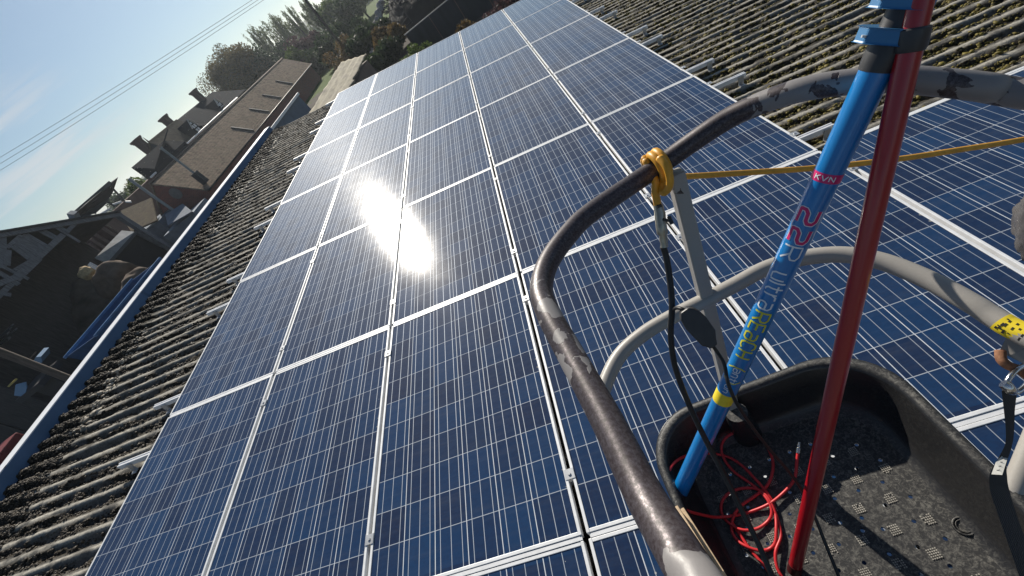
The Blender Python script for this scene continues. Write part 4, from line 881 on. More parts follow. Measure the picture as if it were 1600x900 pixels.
# ================================================================== WIRES AND POLE
M_POLE = mat('pole_timber', (.085, .07, .055), .9, var=.3, vscale=4)
pb_ = at(557, 100, 52); pole_x = pb_[0]
ptop = at(452, -30, 52)
up_ = thing('utility_pole', 'dark wooden utility pole leaning against the sky among the far trees', 'pole', (pb_[0], pb_[1], GZ))
mb = MB(); mb.tube([(pb_[0], pb_[1], GZ - .3), (pb_[0] + .2, pb_[1], ptop[2] + 1.2)], [.17, .12], 10); mb.build('shaft', M_POLE, up_, True, 40)
mb = MB(); mb.bar((pb_[0] - .9, pb_[1] - .12, ptop[2] + .7), (pb_[0] + 1.2, pb_[1] - .12, ptop[2] + .7), .1, .12); mb.build('crossarm', M_POLE, up_)
mb = MB(); mb.tube([(pb_[0] + .1, pb_[1] - .2, ptop[2] - 2), (pb_[0] + 3.3, pb_[1] + 1, GZ)], .03, 6); mb.build('stay_wire', mat('wire_dark', (.06, .06, .065), .6), up_)
wrap(up_)
for i, (ya, yb, lab) in enumerate(((246, -8, 'uppermost thin overhead wire crossing the sky at left'), (256, -2, 'middle thin overhead wire crossing the sky at left'), (266.5, 4, 'lowest thin overhead wire crossing the sky at left'))):
    P, Q = at(-200, ya + 124 - i * 0 + 0, 60), at(0, ya, 60); Q2 = at(400, yb + 4, 66); 
    A_ = np.array(Q); B_ = np.array(Q2); dirv = (B_ - A_); pts_ = [A_ - dirv * 1.0 + np.array([0, 0, .5])]
    for k_ in range(-6, 17):
        t_ = k_ / 8; pts_.append(A_ + dirv * t_ + np.array([0, 0, (t_ * (t_ - 1)) * .55]))
    mb = MB(); mb.tube(pts_[1:], .020, 5); tag(mb.build('overhead_wire', mat('wire_grey', (.20, .22, .25), .7)), lab, 'wire', 'overhead wires')

# ================================================================== TREES
M_BARK = mat('bark', (.060, .048, .038), .9, var=.3, vscale=4)
def leaf_cloud(mb_, centers, n, size, flat=.5, up=0):
    V_, F_ = [], []
    for (c, rad_) in centers:
        k = max(8, int(n * 1.0))
        d = rng.normal(size=(k, 3)); d /= np.linalg.norm(d, axis=1)[:, None]; r_ = rng.random(k) ** .45
        p = np.array(c) + d * r_[:, None] * np.array(rad_)
        a = rng.normal(size=(k, 3)); a /= np.linalg.norm(a, axis=1)[:, None]
        if up: a = a * (1 - up) + np.array([0, 0, 1.0]) * up; a /= np.linalg.norm(a, axis=1)[:, None]
        b_ = np.cross(a, rng.normal(size=(k, 3))); b_ /= np.linalg.norm(b_, axis=1)[:, None]
        s_ = size * rng.uniform(.5, 1.5, k)[:, None]
        V_.append(np.stack([p - a * s_, p + b_ * s_ * flat, p + a * s_, p - b_ * s_ * flat], 1).reshape(-1, 3))
    V_ = np.concatenate(V_); F_ = np.arange(len(V_)).reshape(-1, 4); return V_, F_
def tree(name, label, cat, base, H, W, M, n=240, size=.25, clumps=16, style='round', group=None, shift=(0, 0), flat=.5, low=.18):
    base = np.array([base[0], base[1], GZ]); t = thing(name, label, cat, base, group)
    tr = MB(); top = base + np.array([shift[0], shift[1], H * .8]); P = smooth_path([base - np.array([0, 0, .2]), base + (top - base) * .35 + np.array([.1 * W * random.uniform(-1, 1), 0, 0]), base + (top - base) * .7, top], 4)
    tr.tube(P, list(np.linspace(H * .030, H * .006, len(P))), 8)
    cs = []
    for i in range(clumps):
        if style == 'round':
            a = random.uniform(0, 6.28); e = math.acos(random.uniform(-.75, 1)); rr = random.uniform(.45, .92)
            c = base + np.array([shift[0] + math.cos(a) * math.sin(e) * W * .5 * rr, shift[1] + math.sin(a) * math.sin(e) * W * .5 * rr, H * (.5 + low / 2) + math.cos(e) * H * (.5 - low / 2) * rr])
            rd_ = (W * random.uniform(.12, .24), W * random.uniform(.12, .24), W * random.uniform(.10, .20))
        elif style == 'cone':
            f_ = (i + .5) / clumps; a = i * 2.4; c = base + np.array([math.cos(a) * W * .30 * (1 - f_), math.sin(a) * W * .30 * (1 - f_), H * (low + (1 - low) * f_ * .96)]); rd_ = (W * .30 * (1.1 - f_), W * .30 * (1.1 - f_), H * .10)
        else:                                    # upright: sprays of thin ascending branches
            a = random.uniform(0, 6.28); f_ = random.random(); rr = W * .5 * random.uniform(.15, 1); hh = H * random.uniform(.72, 1.0) * (1 - .25 * (rr / (W * .5)) ** 2)
            p0 = base + np.array([0, 0, H * random.uniform(.12, .35)]); p1 = base + np.array([math.cos(a) * rr, math.sin(a) * rr, hh])
            mid = (p0 + p1) / 2 + np.array([math.cos(a) * rr * .25, math.sin(a) * rr * .25, -.03 * H]); br_ = smooth_path([p0, mid, p1], 4); tr.tube(br_, list(np.linspace(H * .009, H * .0015, len(br_))), 5)
            for q in (.45, .6, .75, .9, 1.0): cs.append((p0 * (1 - q) ** 2 + 2 * mid * q * (1 - q) + p1 * q * q, (W * .045, W * .045, H * .085)))
            continue
        cs.append((c, rd_)); s0 = P[int(len(P) * random.uniform(.35, .85))]; tr.tube(smooth_path([s0, (s0 + c) / 2 + np.array([0, 0, -.04 * H]), c], 3), list(np.linspace(H * .010, H * .002, 7)), 5)
    tr.build('trunk', M_BARK, t, True)
    V_, F_ = leaf_cloud(None, cs, n, size, flat, .55 if style == 'up' else 0)
    link('crown', np_mesh('crown', V_, F_), M, t); wrap(t); return t
F_OAK = foliage('leaf_autumn', (.045, .045, .016), (.15, .11, .035)); F_DK = foliage('leaf_dark', (.012, .024, .012), (.045, .070, .028)); F_POP = foliage('leaf_poplar', (.07, .095, .035), (.17, .20, .09))
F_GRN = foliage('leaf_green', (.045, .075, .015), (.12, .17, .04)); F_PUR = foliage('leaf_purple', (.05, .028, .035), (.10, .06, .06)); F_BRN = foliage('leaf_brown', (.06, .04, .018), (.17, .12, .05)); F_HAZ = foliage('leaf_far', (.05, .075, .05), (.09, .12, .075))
def tpos(px, py, yd): return at(px, py, yd)
def tz(px, py, yd): return at(px, py, yd)[2] - GZ
T_ = 'trees beyond the barn'
tree('autumn_oak', 'brown autumn tree at the left end of the treeline beside the house', 'tree', tpos(362, 118, 84), tz(342, 66, 84), 11.0, F_OAK, 900, .15, 30, group=T_)
tree('dark_conifer', 'dark broad evergreen behind the barn roof ridge', 'tree', tpos(398, 105, 88), tz(390, 70, 88), 10.5, F_DK, 800, .18, 26, group=T_)
tree('dark_conifer', 'dark bushy evergreen right above the far barn gable', 'tree', tpos(440, 92, 92), tz(432, 72, 92), 8.5, F_DK, 800, .18, 20, group=T_)
tree('poplar_tree', 'feathery upright poplar rising behind the dark evergreen', 'tree', tpos(420, 80, 104), tz(385, 42, 104), 6.2, F_POP, 26, .26, 24, 'up', T_, flat=.22)
tree('poplar_tree', 'pale feathery poplar in the middle of the treeline', 'tree', tpos(452, 72, 106), tz(412, 26, 106), 7.2, F_POP, 26, .26, 24, 'up', T_, flat=.22)
tree('poplar_tree', 'tall feathery poplar with the thickest top left of the pole', 'tree', tpos(482, 60, 104), tz(441, 15, 104), 7.2, F_POP, 26, .26, 24, 'up', T_, flat=.22)
tree('poplar_tree', 'slender poplar touching the utility pole', 'tree', tpos(512, 50, 100), tz(468, 2, 100), 4.7, F_POP, 26, .26, 24, 'up', T_, flat=.22)
tree('purple_beech', 'purple brown small tree below the poplars', 'tree', tpos(482, 82, 80), tz(466, 60, 80), 7.5, F_PUR, 330, .2, 20, group=T_)
tree('hedge_bush', 'yellow green bush at the foot of the poplars above the barn', 'bush', tpos(462, 88, 76), tz(455, 74, 76), 5.5, F_GRN, 260, .18, 14, group=T_, low=.05)
tree('dark_shrub', 'dark shrub mass between the barn gable and the pole', 'bush', tpos(508, 92, 74), tz(497, 76, 74), 7.0, F_DK, 380, .2, 18, group=T_, low=.02)
tree('dark_shrub', 'dark low shrub right of the pole foot by the roof corner', 'bush', tpos(575, 118, 42), tz(570, 108, 42), 4.0, F_DK, 300, .13, 16, group='shrubs by the roof', low=.02)
tree('dark_shrub', 'wide dark bush beside the yellow green shrub and left of the dark fence', 'bush', tpos(603, 100, 38), tz(600, 76, 38), 4.2, F_DK, 460, .12, 22, group='shrubs by the roof', low=.0)
for (px_, py_, yd_, h_, w_, M_, lab_) in ((566, 70, 62, 3.2, 5.5, F_DK, 'dark bush behind the straggly brown shrub on the green patch'), (556, 30, 84, 6.0, 7.0, F_DK, 'tall dark bush below the willow at the top edge'), (588, 78, 47, 2.6, 4.5, F_DK, 'dark bush at the foot of the pale stones'), (620, 84, 40, 2.2, 3.2, F_BRN, 'brown leafed bush against the foot of the dark brush heap'), (530, 84, 66, 4.0, 6.0, F_DK, 'dark leafy bush just behind the utility pole foot')):
    tree('dark_shrub', lab_, 'bush', tpos(px_, py_, yd_), h_, w_, M_, 330, .16, 18, group='shrubs by the roof', low=.02)
tree('bare_shrub', 'straggly brown shrub in front of the utility pole', 'bush', tpos(545, 92, 50), tz(530, 62, 50), 4.6, F_BRN, 150, .10, 20, group='shrubs by the roof', low=.1)
tree('willow_tree', 'light green willow at the top edge right of the pole', 'tree', tpos(545, 25, 96), tz(520, -22, 96), 9.0, F_GRN, 300, .26, 22, group=T_)
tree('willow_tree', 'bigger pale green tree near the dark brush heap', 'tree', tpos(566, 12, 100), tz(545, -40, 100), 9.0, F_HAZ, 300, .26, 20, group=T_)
tree('hedge_bush', 'green hedge bush seen in the gap between timber shed and barn', 'bush', tpos(208, 300, 46), tz(195, 283, 46), 5.2, F_GRN, 380, .16, 18, group='hedges in the yard', low=.02)
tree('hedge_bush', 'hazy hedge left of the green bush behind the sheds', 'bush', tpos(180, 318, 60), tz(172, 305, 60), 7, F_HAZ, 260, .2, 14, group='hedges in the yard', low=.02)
tree('bright_shrub', 'bright yellow green shrub against the left end of the dark fence', 'bush', tpos(643, 92, 27), tz(630, 82, 27), 2.4, F_GRN, 300, .075, 14, group='shrubs by the roof', low=.02)
tree('bramble', 'brown bramble in front of the dark fence', 'bush', tpos(722, 38, 22), tz(716, 34, 22), 1.7, F_BRN, 260, .06, 12, group='shrubs by the roof', low=.02)
tree('bramble', 'dry brown bramble at the right end of the dark fence', 'bush', tpos(782, 2, 22), tz(775, -8, 22), 2.2, F_PUR, 300, .07, 14, group='shrubs by the roof', low=.02)
# far wood on the hill: one mass
cs = []
for i in range(90):
    x = -330 + i * 5.5 + random.uniform(-2, 2); y = random.uniform(150, 210); cs.append(((x, y, GZ + random.uniform(1, 3.2)), (5, 5, 2.6)))
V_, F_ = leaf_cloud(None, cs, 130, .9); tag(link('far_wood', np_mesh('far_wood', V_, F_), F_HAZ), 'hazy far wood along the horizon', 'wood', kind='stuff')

# ================================================================== FAR RIGHT YARD: fence, brush heap, old roof, lean-to
fz_ = at(634, 54, 30); fx0, fx1 = fz_[0], at(770, -38, 30)[0]
fence = thing('sheet_fence', 'dark sheet metal fence beyond the far end of the solar panels', 'fence', ((fx0 + fx1) / 2, fz_[1], GZ))
M_FENCE = mat('dark_sheet', (.035, .038, .042), .7, var=.3, vscale=1.5, stretch=(2, 2, .4))
x = fx0; 
while x < fx1:
    mb = MB(); mb.box((x + .86, fz_[1] + random.uniform(-.02, .02), (GZ + fz_[2]) / 2), (1.70, .04, fz_[2] - GZ)); mb.build('sheet', M_FENCE, fence)
    mb = MB(); mb.box((x, fz_[1] + .09, (GZ + fz_[2]) / 2), (.09, .09, fz_[2] - GZ)); mb.build('post', M_WOODB, fence); x += 1.75
mb = MB(); mb.bar((fx0 - .1, fz_[1], fz_[2] + .02), (fx1, fz_[1], fz_[2] + .02), .06, .05); mb.build('top_rail', mat('pale_rail', (.35, .34, .32), .7), fence)
wrap(fence)
hpz = at(600, 40, 62)
mb = MB(); vs_ = []; sg, rg_ = 60, 26
cx_, cy_ = CAM[0] - 2.6, CAM[1] + 50
for i in range(rg_ + 1):
    rr = i / rg_
    for k_ in range(sg):
        a_ = 2 * math.pi * k_ / sg; x_ = cx_ + math.cos(a_) * rr * 6.6; y_ = cy_ + math.sin(a_) * rr * 8
        z_ = GZ - .2 + 3.3 * (1 - rr ** 4) * (1 + .35 * mnoise.noise(Vector((x_ * .3, y_ * .3, 0)))) + .5 * mnoise.noise(Vector((x_ * 1.3, y_ * 1.3, 4))) + .25 * mnoise.noise(Vector((x_ * 3.3, y_ * 3.3, 4)))
        vs_.append((x_, y_, z_))
mb.add(vs_, [(i * sg + k_, (i + 1) * sg + k_, (i + 1) * sg + (k_ + 1) % sg, i * sg + (k_ + 1) % sg) for i in range(rg_) for k_ in range(sg)])
heap = thing('brush_heap', 'big dark heap of brushwood and rubble beyond the dark fence', 'heap', (cx_, cy_, GZ))
mb.build('mound', mat('dark_earth', (.007, .0075, .009), .95, var=.5, vscale=2, bump=.6, bscale=3), heap, True)
mb = MB()
for i in range(700):
    a_ = random.uniform(0, 6.28); rr = random.uniform(.1, 1.0); x_ = cx_ + math.cos(a_) * rr * 6.4; y_ = cy_ + math.sin(a_) * rr * 7.8; z_ = GZ + 3.2 * (1 - rr ** 4) * (1 + .35 * mnoise.noise(Vector((x_ * .3, y_ * .3, 0)))) + .15
    d_ = np.array([random.uniform(-1, 1), random.uniform(-1, 1), random.uniform(-.2, .7)]); mb.tube([np.array([x_, y_, z_]) - d_ * .6, np.array([x_, y_, z_]) + d_ * .8], [.05, .03], 5)
o = mb.build('branches', mat('dead_branch', (.028, .027, .028), .9, var=.5), heap); o['kind'] = 'stuff'
wrap(heap)
mb = MB()
for i in range(70):
    t_ = i / 69; px_, py_ = (596 - 14 * t_ + random.uniform(-4, 4), 5 + 95 * t_); p_ = at(px_, py_, 51 - 7 * t_); mb.blob((p_[0], p_[1], p_[2] + .1), random.uniform(.12, .32), .25, 7, 5)
tag(mb.build('rubble', mat('pale_rubble', (.34, .32, .30), .9, var=.35, vscale=3), None, True), 'pale stones edging the left side of the dark brush heap', 'rubble', kind='stuff')
# old straw coloured roof
a_, b_ = at(487.5, 166, 25), at(541, 93, 33); rxx = (a_[0] + b_[0]) / 2; rzz = (a_[2] + b_[2]) / 2
old = thing('old_shed', 'small old shed with pale straw coloured rippled roof beside the barn end', 'shed', (rxx + .6, (a_[1] + b_[1]) / 2, GZ))
M_STRAW = mat('lichen_roof', (.36, .32, .22), .9, col2=(.16, .14, .11), vscale=2.2, stretch=(3, .5, 3), bump=.6, bscale=8, thr=(.35, .75))
nxx = 36; vs_ = []
yA, yB = 21 + CAM[1], 33 + CAM[1]
for i in range(nxx + 1):
    y_ = yA + (yB - yA) * i / nxx
    for k_ in range(13):
        u_ = k_ / 12; z_ = rzz + .06 - .52 * u_ + .03 * math.sin(k_ * 2.1) + .05 * mnoise.noise(Vector((u_ * 3, y_ * .8, 2))); vs_.append((rxx + 1.75 * u_ + (.25 * mnoise.noise(Vector((0, y_ * 1.3, 7))) if k_ in (0, 12) else 0), y_, z_))
mb = MB(); mb.add(vs_, [(i * 13 + k_, i * 13 + k_ + 1, (i + 1) * 13 + k_ + 1, (i + 1) * 13 + k_) for i in range(nxx) for k_ in range(12)])
o = mb.build('roof', M_STRAW, old, True); so_ = o.modifiers.new('s', 'SOLIDIFY'); so_.thickness = .08; so_.offset = -1
mb = MB(); mb.box((rxx + .9, (yA + yB) / 2, (GZ + rzz - .75) / 2), (1.4, yB - yA - .4, rzz - .75 - GZ)); mb.build('wall', M_WOODB, old)
wrap(old)
# lean-to with a white verge close to the barn wall
a_, b_ = at(430, 192, 15), at(464, 146, 15)
la, lb = at(431, 190.5, 22), at(463.5, 146.5, 26)
lx0 = (la[0] + lb[0]) / 2; lzz = (la[2] + lb[2]) / 2
lean = thing('lean_to', 'blue grey sheet roofed lean-to with a white edge, between barn wall and shed roof', 'shed', (lx0 + 1.2, 22, GZ))
yn, yf = CAM[1] + 17.5, CAM[1] + (lx0 - CAM[0]) / ray(463.5, 146.5)[0] * ray(463.5, 146.5)[1]
mb = MB(); slab(mb, (lx0 + .05, yn, lzz), (lx0 - 2.6, yn, lzz - .9), (lx0 - 2.6, yf, lzz - .9), (lx0 + .05, yf, lzz), .06); mb.build('roof', M_IRON, lean)
mb = MB(); mb.box((lx0 + .09, (yn + yf) / 2, lzz - .03), (.07, yf - yn, .12)); mb.build('gutter', M_WHITE, lean)
mb = MB(); mb.box((lx0 - 1.2, (yn + yf) / 2, (GZ + lzz - .12) / 2 - .5), (2.3, yf - yn - .1, lzz - GZ - 1.12)); mb.box((lx0 - .05, (yn + yf) / 2, (GZ + lzz - .07) / 2), (.1, yf - yn - .04, lzz - GZ - .07)); mb.build('wall', mat('blue_grey_boards', (.15, .19, .24), .8, var=.15, vscale=2), lean)
wrap(lean)

# ================================================================== LEFT YARD
def P3(px, py, yd): return at(px, py, yd)
# old timber barn: open gable towards us, broken cladding on its left half
XB = -25.0
def PX(px, py, xd=XB):
    d = ray(px, py); return CAM + d * (xd / d[0])
ap, er = PX(-34, 371), PX(182, 334)
sl_ = (ap[2] - er[2]) / (ap[1] - er[1])
tb = thing('timber_barn', 'dilapidated grey timber barn with broken cladding and a dark open gable', 'barn', (er[0] - 3.5, (ap[1] + er[1]) / 2, GZ))
xg = er[0]; yl_ = ap[1] - (er[1] - ap[1]); zl_ = er[2]
mb = MB(); slab(mb, (xg + .25, ap[1], ap[2] + .06), (xg + .25, er[1] + .15, er[2] + .02), (xg - 7, er[1] + .15, er[2] + .02), (xg - 7, ap[1], ap[2] + .06), .10); slab(mb, (xg + .25, ap[1], ap[2] + .06), (xg + .25, yl_, zl_), (xg - 7, yl_, zl_), (xg - 7, ap[1], ap[2] + .06), .10); mb.build('roof', mat('dark_old_roof', (.05, .05, .05), .9, var=.3, vscale=2), tb)
mb = MB(); mb.bar((xg + .12, ap[1], ap[2] - .14), (xg + .12, er[1] + .1, er[2] - .20), .09, .24, (0, 0, 1)); mb.build('rafter', M_WOODG, tb)
mb = MB(); mb.box((xg, er[1] - .05, (GZ + er[2]) / 2), (.30, .30, er[2] - GZ - .1)); mb.build('corner_post', M_WOODG, tb)
M_OLDB = mat('old_boards', (.055, .05, .048), .9, var=.4, vscale=3, stretch=(5, 5, .7))
mb = MB(); mb.prism([(xg - 6.9, er[1], GZ), (xg - 6.9, er[1], er[2] - .15), (xg - 6.9, ap[1], ap[2] - .12), (xg - 6.9, yl_, zl_ - .1), (xg - 6.9, yl_, GZ)], (.1, 0, 0)); mb.box((xg - 3.5, yl_ + .1, (GZ + zl_) / 2), (6.6, .1, zl_ - GZ - .2)); mb.box((xg - 4.6, er[1] - .05, (GZ + er[2]) / 2 - .6), (4.4, .1, er[2] - GZ - 1.4)); mb.prism([(xg - 3, yl_, GZ), (xg - 3, CAM[1] + 25.6, GZ), (xg - 3, CAM[1] + 25.6, er[2] + .05), (xg - 3, ap[1], ap[2] - .1), (xg - 3, yl_, zl_)], (-.1, 0, 0)); mb.build('back_wall', M_OLDB, tb)
def board(pa, pb, w_, M, name, dx=0):
    A_, B_ = PX(*pa), PX(*pb); A_[0] += dx; B_[0] += dx; m_ = MB(); m_.bar(A_, B_, w_, .035, (1, 0, 0)); return m_.build(name, M, tb)
# long broken boards of the gable, each following the rake of the photograph
for i, (pa, pb, w_) in enumerate((((20, 384), (47, 404), .30), ((23, 378), (56, 402), .30), ((26, 373), (62, 400), .30), ((30, 369), (68, 397), .30), ((35, 367), (76, 392), .28), ((40, 366), (80, 389), .20), ((58, 358), (88, 374), .24), ((63, 357), (91, 372), .16))):
    board(pa, pb, w_, M_WOODG, 'cladding_board', .010 * (i % 3))
for i, (pa, pb, w_) in enumerate((((10, 388), (32, 368), .16), ((3, 362), (3, 420), .26), ((11, 392), (9, 416), .24), ((20, 424), (52, 405), .14), ((2, 417), (44, 437), .16), ((-4, 426), (28, 446), .22), ((22, 438), (58, 404), .36), ((58, 404), (97, 368), .26), ((80, 352), (124, 379), .16), ((86, 353), (108, 364), .16), ((102, 364), (116, 351), .18), ((-6, 446), (30, 432), .26), ((-10, 470), (26, 436), .22), ((-8, 458), (16, 462), .2))):
    board(pa, pb, w_, M_WOODG, 'loose_board', .05 + .02 * (i % 4))
wrap(tb)
# slatted hay rack inside the barn
hr = thing('slat_rack', 'reddish slatted timber rack inside the open barn', 'rack', P3(150, 385, 28.5))
mb = MB(); a0_ = [((160, 356), (186, 372)), ((148, 366), (176, 382)), ((142, 373), (168, 390)), ((140, 380), (160, 396)), ((138, 388), (152, 399))]
for pa, pb in a0_:
    m_ = MB(); m_.bar(P3(*pa, 28.4), P3(*pb, 28.4), .22, .08, (0, -1, 0)); m_.build('slat', mat('pinkish_wood', (.20, .14, .12), .85, var=.3, vscale=4), hr)
m_ = MB(); m_.prism([P3(132, 376, 28.8), P3(160, 350, 28.8), P3(192, 368, 28.8), P3(150, 402, 28.8)], (0, .1, 0)); m_.build('back_board', mat('red_brown_board', (.10, .06, .05), .9, var=.3), hr); wrap(hr)
# low sheds between the timber barn and the brick barn
def low_shed(name, label, q, yd0, yd1, M_roof, wallM, th=.1):
    """q: four pixels of the roof's visible slope: far-top, far-right, near-right(eave), near-left"""
    t = thing(name, label, 'shed', (0, 0, 0)); pts_ = [P3(*q[0], yd1), P3(*q[1], yd1), P3(*q[2], yd0), P3(*q[3], yd0)]
    c = np.mean(pts_, axis=0); t.location = (c[0], c[1], GZ); m_ = MB(); slab(m_, *pts_, th); m_.build('roof', M_roof, t)
    lo = min(p[2] for p in pts_) - .12; xs_ = [p[0] for p in pts_]; ys_ = [p[1] for p in pts_]
    m_ = MB(); m_.box(((min(xs_) + max(xs_)) / 2, (min(ys_) + max(ys_)) / 2, (GZ + lo) / 2), (max(xs_) - min(xs_) - .4, max(ys_) - min(ys_) - .4, lo - GZ)); m_.build('wall', wallM, t); wrap(t); return t
low_shed('tiled_shed', 'low shed with mossy brown tile roof between timber barn and brick barn', [(184, 331), (236, 309), (245, 344), (205, 362)], 29.2, 33, M_TILE2, M_IRON)
low_shed('iron_shed', 'blue grey sheet iron shed against the brick barn gable', [(258, 335), (285, 318), (300, 330), (262, 352)], 27.6, 30, M_IRON, mat('blue_grey_wall', (.17, .22, .28), .7, var=.15, vscale=2))
low_shed('grey_lean_to', 'grey corrugated lean-to roof over the black open bay', [(190, 360), (210, 362), (170, 412), (148, 403)], 24.5, 27.2, mat('pale_iron', (.34, .35, .36), .6, .2, var=.25, vscale=3), M_DARK)
ob = thing('open_bay', 'black open fronted bay behind the blue skip', 'shed', P3(220, 400, 27)); m_ = MB()
m_.prism([P3(172, 412, 24), P3(214, 362, 27), P3(262, 390, 27), P3(235, 440, 24)], (0, .25, 0)); m_.build('opening_shade_sheet', M_DARK, ob)  # black sheet in place of the bay's shaded inside
m_ = MB(); m_.bar(P3(212, 363, 26.8), P3(264, 390, 26.8), .22, .12, (0, -1, 0)); m_.build('lintel', M_WOODG, ob); m_ = MB(); m_.bar(P3(168, 414, 23.8), P3(214, 362, 26.8), .16, .12, (0, -1, 0)); m_.build('eave_rail', mat('dark_eave', (.06, .065, .07), .7), ob); wrap(ob)
mpt = thing('leaning_mast', 'grey pole with a slanted top standing in front of the brick barn gable', 'pole', (P3(237, 305, 30)[0], P3(237, 305, 30)[1], GZ)); m_ = MB(); p_ = P3(201, 279, 30); q_ = P3(237, 305, 30); m_.tube([p_, q_, (q_[0], q_[1], GZ)], .10, 8); m_.build('shaft', mat('grey_pipe', (.32, .34, .35), .6, .2), mpt, True, 40); wrap(mpt)
# tall dark drying shed with sloped roof on the skyline, glasshouse frame beside it
ds = thing('skyline_shed', 'dark mono-pitch shed roof sticking up on the skyline behind the timber barn', 'shed', P3(145, 325, 34))
a1, a2, a3, a4, a5 = P3(172, 287, 36), P3(150, 302, 36), P3(121, 330, 32), P3(116, 344, 32), P3(163, 313, 35)
m_ = MB(); m_.prism([a1, a2, a3, a4, P3(150, 333, 33), a5], (0, 1.2, 0)); m_.build('wall', mat('dark_boards', (.035, .037, .042), .85, var=.3, vscale=2), ds)
m_ = MB(); m_.bar(P3(173, 285, 36), P3(120, 331, 33), .3, .12, (0, -1, 0)); m_.build('roof_edge', MATS['dark_eave'], ds)
m_ = MB(); m_.bar(P3(113, 332, 32), P3(118, 342, 32), .45, .5, (0, -1, 0)); m_.build('end_post', M_IRON, ds); wrap(ds)
gf = thing('glasshouse', 'skeletal glasshouse with pale glazing bars on the skyline', 'glasshouse', P3(165, 320, 36))
for pa, pb, nm in (((172, 290), (196, 316), 'frame_bar'), ((164, 313), (180, 322), 'frame_bar'), ((172, 291), (162, 314), 'glazing_bar'), ((162, 315), (140, 336), 'glazing_bar'), ((175, 320), (190, 315), 'glazing_bar'), ((196, 315), (205, 315), 'glazing_bar'), ((172, 326), (158, 334), 'glazing_bar'), ((146, 328), (149, 334), 'frame_bar')):
    m_ = MB(); m_.bar(P3(*pa, 36), P3(*pb, 36), .14, .08, (0, -1, 0)); m_.build(nm, M_WHITE if nm == 'glazing_bar' else MATS['dark_eave'], gf)
wrap(gf)
# muck heap, bales, skip, post and yard clutter
def bale(name, label, px, py, yd, rad_, M, group=None, cat='bale'):
    c = P3(px, py, yd); m_ = MB(); m_.blob(c, rad_, .22, 26, 18); return tag(m_.build(name, M, None, True), label, cat, group)
M_MUCK = mat('muck', (.095, .080, .066), .95, var=.5, vscale=1.2, bump=.8, bscale=4); M_HAY = mat('old_hay', (.12, .085, .06), .95, var=.35, vscale=3, bump=.8, bscale=10)
hc = P3(75, 500, 21)
m_ = MB(); vs_ = []; sg, rg_ = 48, 22
for i in range(rg_ + 1):
    rr = i / rg_
    for k_ in range(sg):
        a_ = 2 * math.pi * k_ / sg; x_ = hc[0] + math.cos(a_) * rr * 5.6; y_ = hc[1] + 1.5 + math.sin(a_) * rr * 4.2; top_ = CAM[2] - .95 - GZ
        vs_.append((x_, y_, GZ - .1 + top_ * (1 - rr ** 1.7) * (1 + .18 * mnoise.noise(Vector((x_ * .5, y_ * .5, 1)))) + .35 * mnoise.noise(Vector((x_ * 1.4, y_ * 1.4, 3)))))
m_.add(vs_, [(i * sg + k_, (i + 1) * sg + k_, (i + 1) * sg + (k_ + 1) % sg, i * sg + (k_ + 1) % sg) for i in range(rg_) for k_ in range(sg)])
tag(m_.build('muck_heap', M_MUCK, None, True), 'big brown muck heap in the shaded yard in front of the timber barn', 'heap')
bale('round_bale', 'large brown round bale left of the smaller one, behind the blue skip', 186, 437, 19.5, (1.25, .8, .95), M_HAY, 'old round bales'); bale('round_bale', 'smaller brown bale showing just above the blue skip', 217, 440, 18.2, (.85, .7, .55), M_HAY, 'old round bales')
bale('straw_clump', 'pale straw clump caught on the heap under the lean-to', 136, 426, 20, (.42, .3, .32), mat('pale_straw', (.42, .32, .18), .95, var=.4, vscale=8, bump=.8, bscale=20), None, 'straw')
m_ = MB(); 
for k_ in range(3): m_.bar(P3(137 + k_ * 1.5, 414 - k_ * 2, 20), P3(156 + k_ * 1.5, 424 - k_ * 2, 20), .07, .03, (0, -1, 0))
tag(m_.build('white_planks', M_WHITE), 'white painted planks lying above the pale straw clump', 'planks')
skip = thing('blue_skip', 'long blue steel skip with ribs in the shaded yard beside the shed', 'skip', P3(150, 500, 15))
s0, s1 = P3(206, 438, 17.6), P3(74, 546, 13.2); M_SK = mat('skip_blue', (.018, .075, .19), .55, var=.25, vscale=2)
dv = s1 - s0; dv[2] = 0; Ls = np.linalg.norm(dv); dv /= Ls; nvv = np.array([-dv[1], dv[0], 0]); nvv = nvv if nvv[0] > 0 else -nvv; tz_ = s0[2]
def spt(a_, b_, c_): return s0 + dv * a_ + nvv * b_ + np.array([0, 0, c_])
m_ = MB(); Wd = 2.3
for off in (0, Wd): m_.prism([spt(-.0, off, 0), spt(Ls, off, 0), spt(Ls - .5, off, -1.7), spt(.5, off, -1.7)], nvv * .05)
m_.prism([spt(0, 0, 0), spt(0, Wd, 0), spt(.5, Wd, -1.7), spt(.5, 0, -1.7)], dv * .05); m_.prism([spt(Ls, 0, 0), spt(Ls, Wd, 0), spt(Ls - .5, Wd, -1.7), spt(Ls - .5, 0, -1.7)], dv * -.05); m_.prism([spt(.5, 0, -1.66), spt(Ls - .5, 0, -1.66), spt(Ls - .5, Wd, -1.66), spt(.5, Wd, -1.66)], (0, 0, -.06)); m_.build('body', M_SK, skip)
m_ = MB()
for off in (.02, Wd): m_.bar(spt(-.05, off, .02), spt(Ls + .05, off, .02), .1, .1)
m_.build('rim', mat('skip_blue_worn', (.06, .17, .36), .5, var=.3, vscale=3), skip)
for k_ in range(1, 8): m_ = MB(); m_.bar(spt(Ls * k_ / 8, -.04, -.08), spt(Ls * k_ / 8, -.04, -1.6), .09, .09, nvv); m_.build('rib', M_SK, skip)
for k_ in range(1, 8): m_ = MB(); m_.bar(spt(Ls * k_ / 8, Wd - .05, -.08), spt(Ls * k_ / 8, Wd - .05, -1.6), .09, .09, nvv); m_.build('rib', M_SK, skip)
wrap(skip)
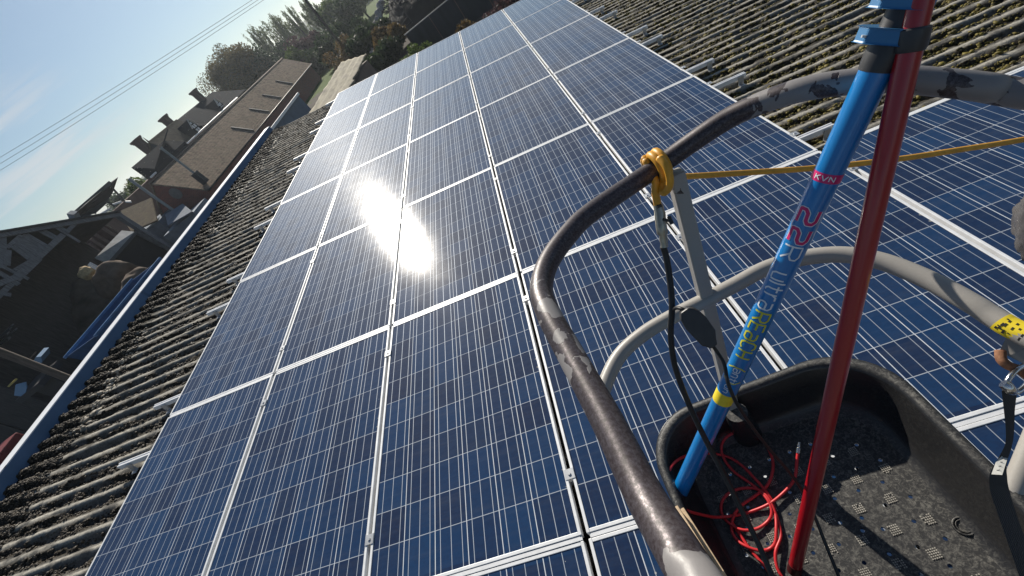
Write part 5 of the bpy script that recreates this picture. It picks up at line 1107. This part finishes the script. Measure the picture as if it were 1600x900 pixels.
pp = P3(54, 570, 11.5); m_ = MB(); m_.tube([(P3(0, 550, 11.5)[0], pp[1], P3(-30, 540, 11.5)[2]), (pp[0], pp[1], GZ)], .125, 12); tag(m_.build('timber_post', mat('post_wood', (.13, .105, .085), .9, var=.3, vscale=4, stretch=(5, 5, .6)), None, True, 40), 'thick round timber post standing in the dark yard by the shed', 'post')
m_ = MB()
for i in range(6): p_ = P3(8 + 2 * i, 528 + 4 * (i % 3), 17); m_.bar(p_ + np.array([-.7, 0, .09 * i]), p_ + np.array([.6, random.uniform(-.3, .3), .09 * i + random.uniform(-.1, .1)]), .16, .05)
tag(m_.build('plank_stack', M_WOODG), 'grey planks stacked on the ground left of the blue skip', 'planks')
tr_ = thing('yard_trailer', 'small trailer with pale blue panel and yellow bar in the dark yard', 'trailer', P3(32, 606, 13)); c = P3(32, 606, 13)
m_ = MB(); m_.prism([P3(22, 618, 13), P3(24, 602, 13.1), P3(40, 598, 13.1), P3(42, 606, 13), P3(38, 620, 12.9)], (0, .05, 0)); m_.build('panel', mat('pale_blue_panel', (.16, .28, .42), .5), tr_)
m_ = MB(); m_.bar(P3(14, 603, 12.9), P3(25, 593, 12.9), .09, .06); m_.build('yellow_bar', mat('yellow_paint', (.45, .36, .10), .6), tr_)
m_ = MB(); m_.box((c[0], c[1] + .5, c[2] - .35), (1.7, 1.2, .22)); m_.build('chassis', mat('dark_steel', (.03, .03, .033), .6), tr_)
for sx_ in (-.75, .75):
    m_ = MB(); m_.tube([(c[0] + sx_ - .1, c[1] + .4, GZ + .42), (c[0] + sx_ + .1, c[1] + .4, GZ + .42)], .42, 18); wh = m_.build('wheel', M_BLK, tr_, True, 40)
m_ = MB()
m_.box((c[0], c[1] + .5, (GZ + .42 + c[2] - .4) / 2), (1.3, .1, max(.2, c[2] - .4 - GZ - .42))); m_.build('axle_frame', MATS['dark_steel'], tr_); wrap(tr_)
dr = thing('blue_barrow', 'pale blue barrow tray with brown handle beside the timber post', 'barrow', P3(60, 562, 14)); m_ = MB(); m_.prism([P3(52, 564, 14), P3(56, 558, 14), P3(64, 557, 14), P3(66, 566, 14), P3(60, 569, 14)], (0, .5, 0)); m_.build('tray', MATS['pale_blue_panel'], dr); m_ = MB(); m_.bar(P3(47, 560, 14), P3(56, 550, 14), .06, .05); m_.build('handle', M_WOODB, dr); m_ = MB(); q_ = P3(60, 566, 14.2); m_.bar(q_, (q_[0], q_[1], GZ), .08, .08); m_.build('leg', MATS['dark_steel'], dr); wrap(dr)
rp_ = P3(-14, 716, 10); m_ = MB(); m_.box((rp_[0], rp_[1], rp_[2] - .4), (1.2, 1.6, .8)); m_.box((rp_[0], rp_[1], (rp_[2] - .8 + GZ) / 2), (1.0, 1.3, rp_[2] - .8 - GZ)); tag(m_.build('red_machine', mat('faded_red', (.16, .02, .02), .6, var=.3), None, bevel=.06), 'corner of a dull red farm machine at the left edge below the flashing', 'machine')

# ================================================================== HAZE
hb_ = MB(); hb_.box((-60, 200, (GZ - 1 + 16) / 2), (1400, 1400, 16 - GZ + 1)); hz_o = hb_.build('haze', bpy.data.materials.new('haze_air')); tag(hz_o, 'thin pale haze over the farmyard', 'haze', kind='stuff')
hm = hz_o.data.materials[0]; hm.use_nodes = True; t = hm.node_tree; t.nodes.clear(); vp = N(t, 'ShaderNodeVolumePrincipled', ins={'Density': .00045, 'Anisotropy': .55}); vp.inputs['Color'].default_value = (.80, .88, .96, 1); ou = N(t, 'ShaderNodeOutputMaterial'); t.links.new(vp.outputs[0], ou.inputs['Volume'])
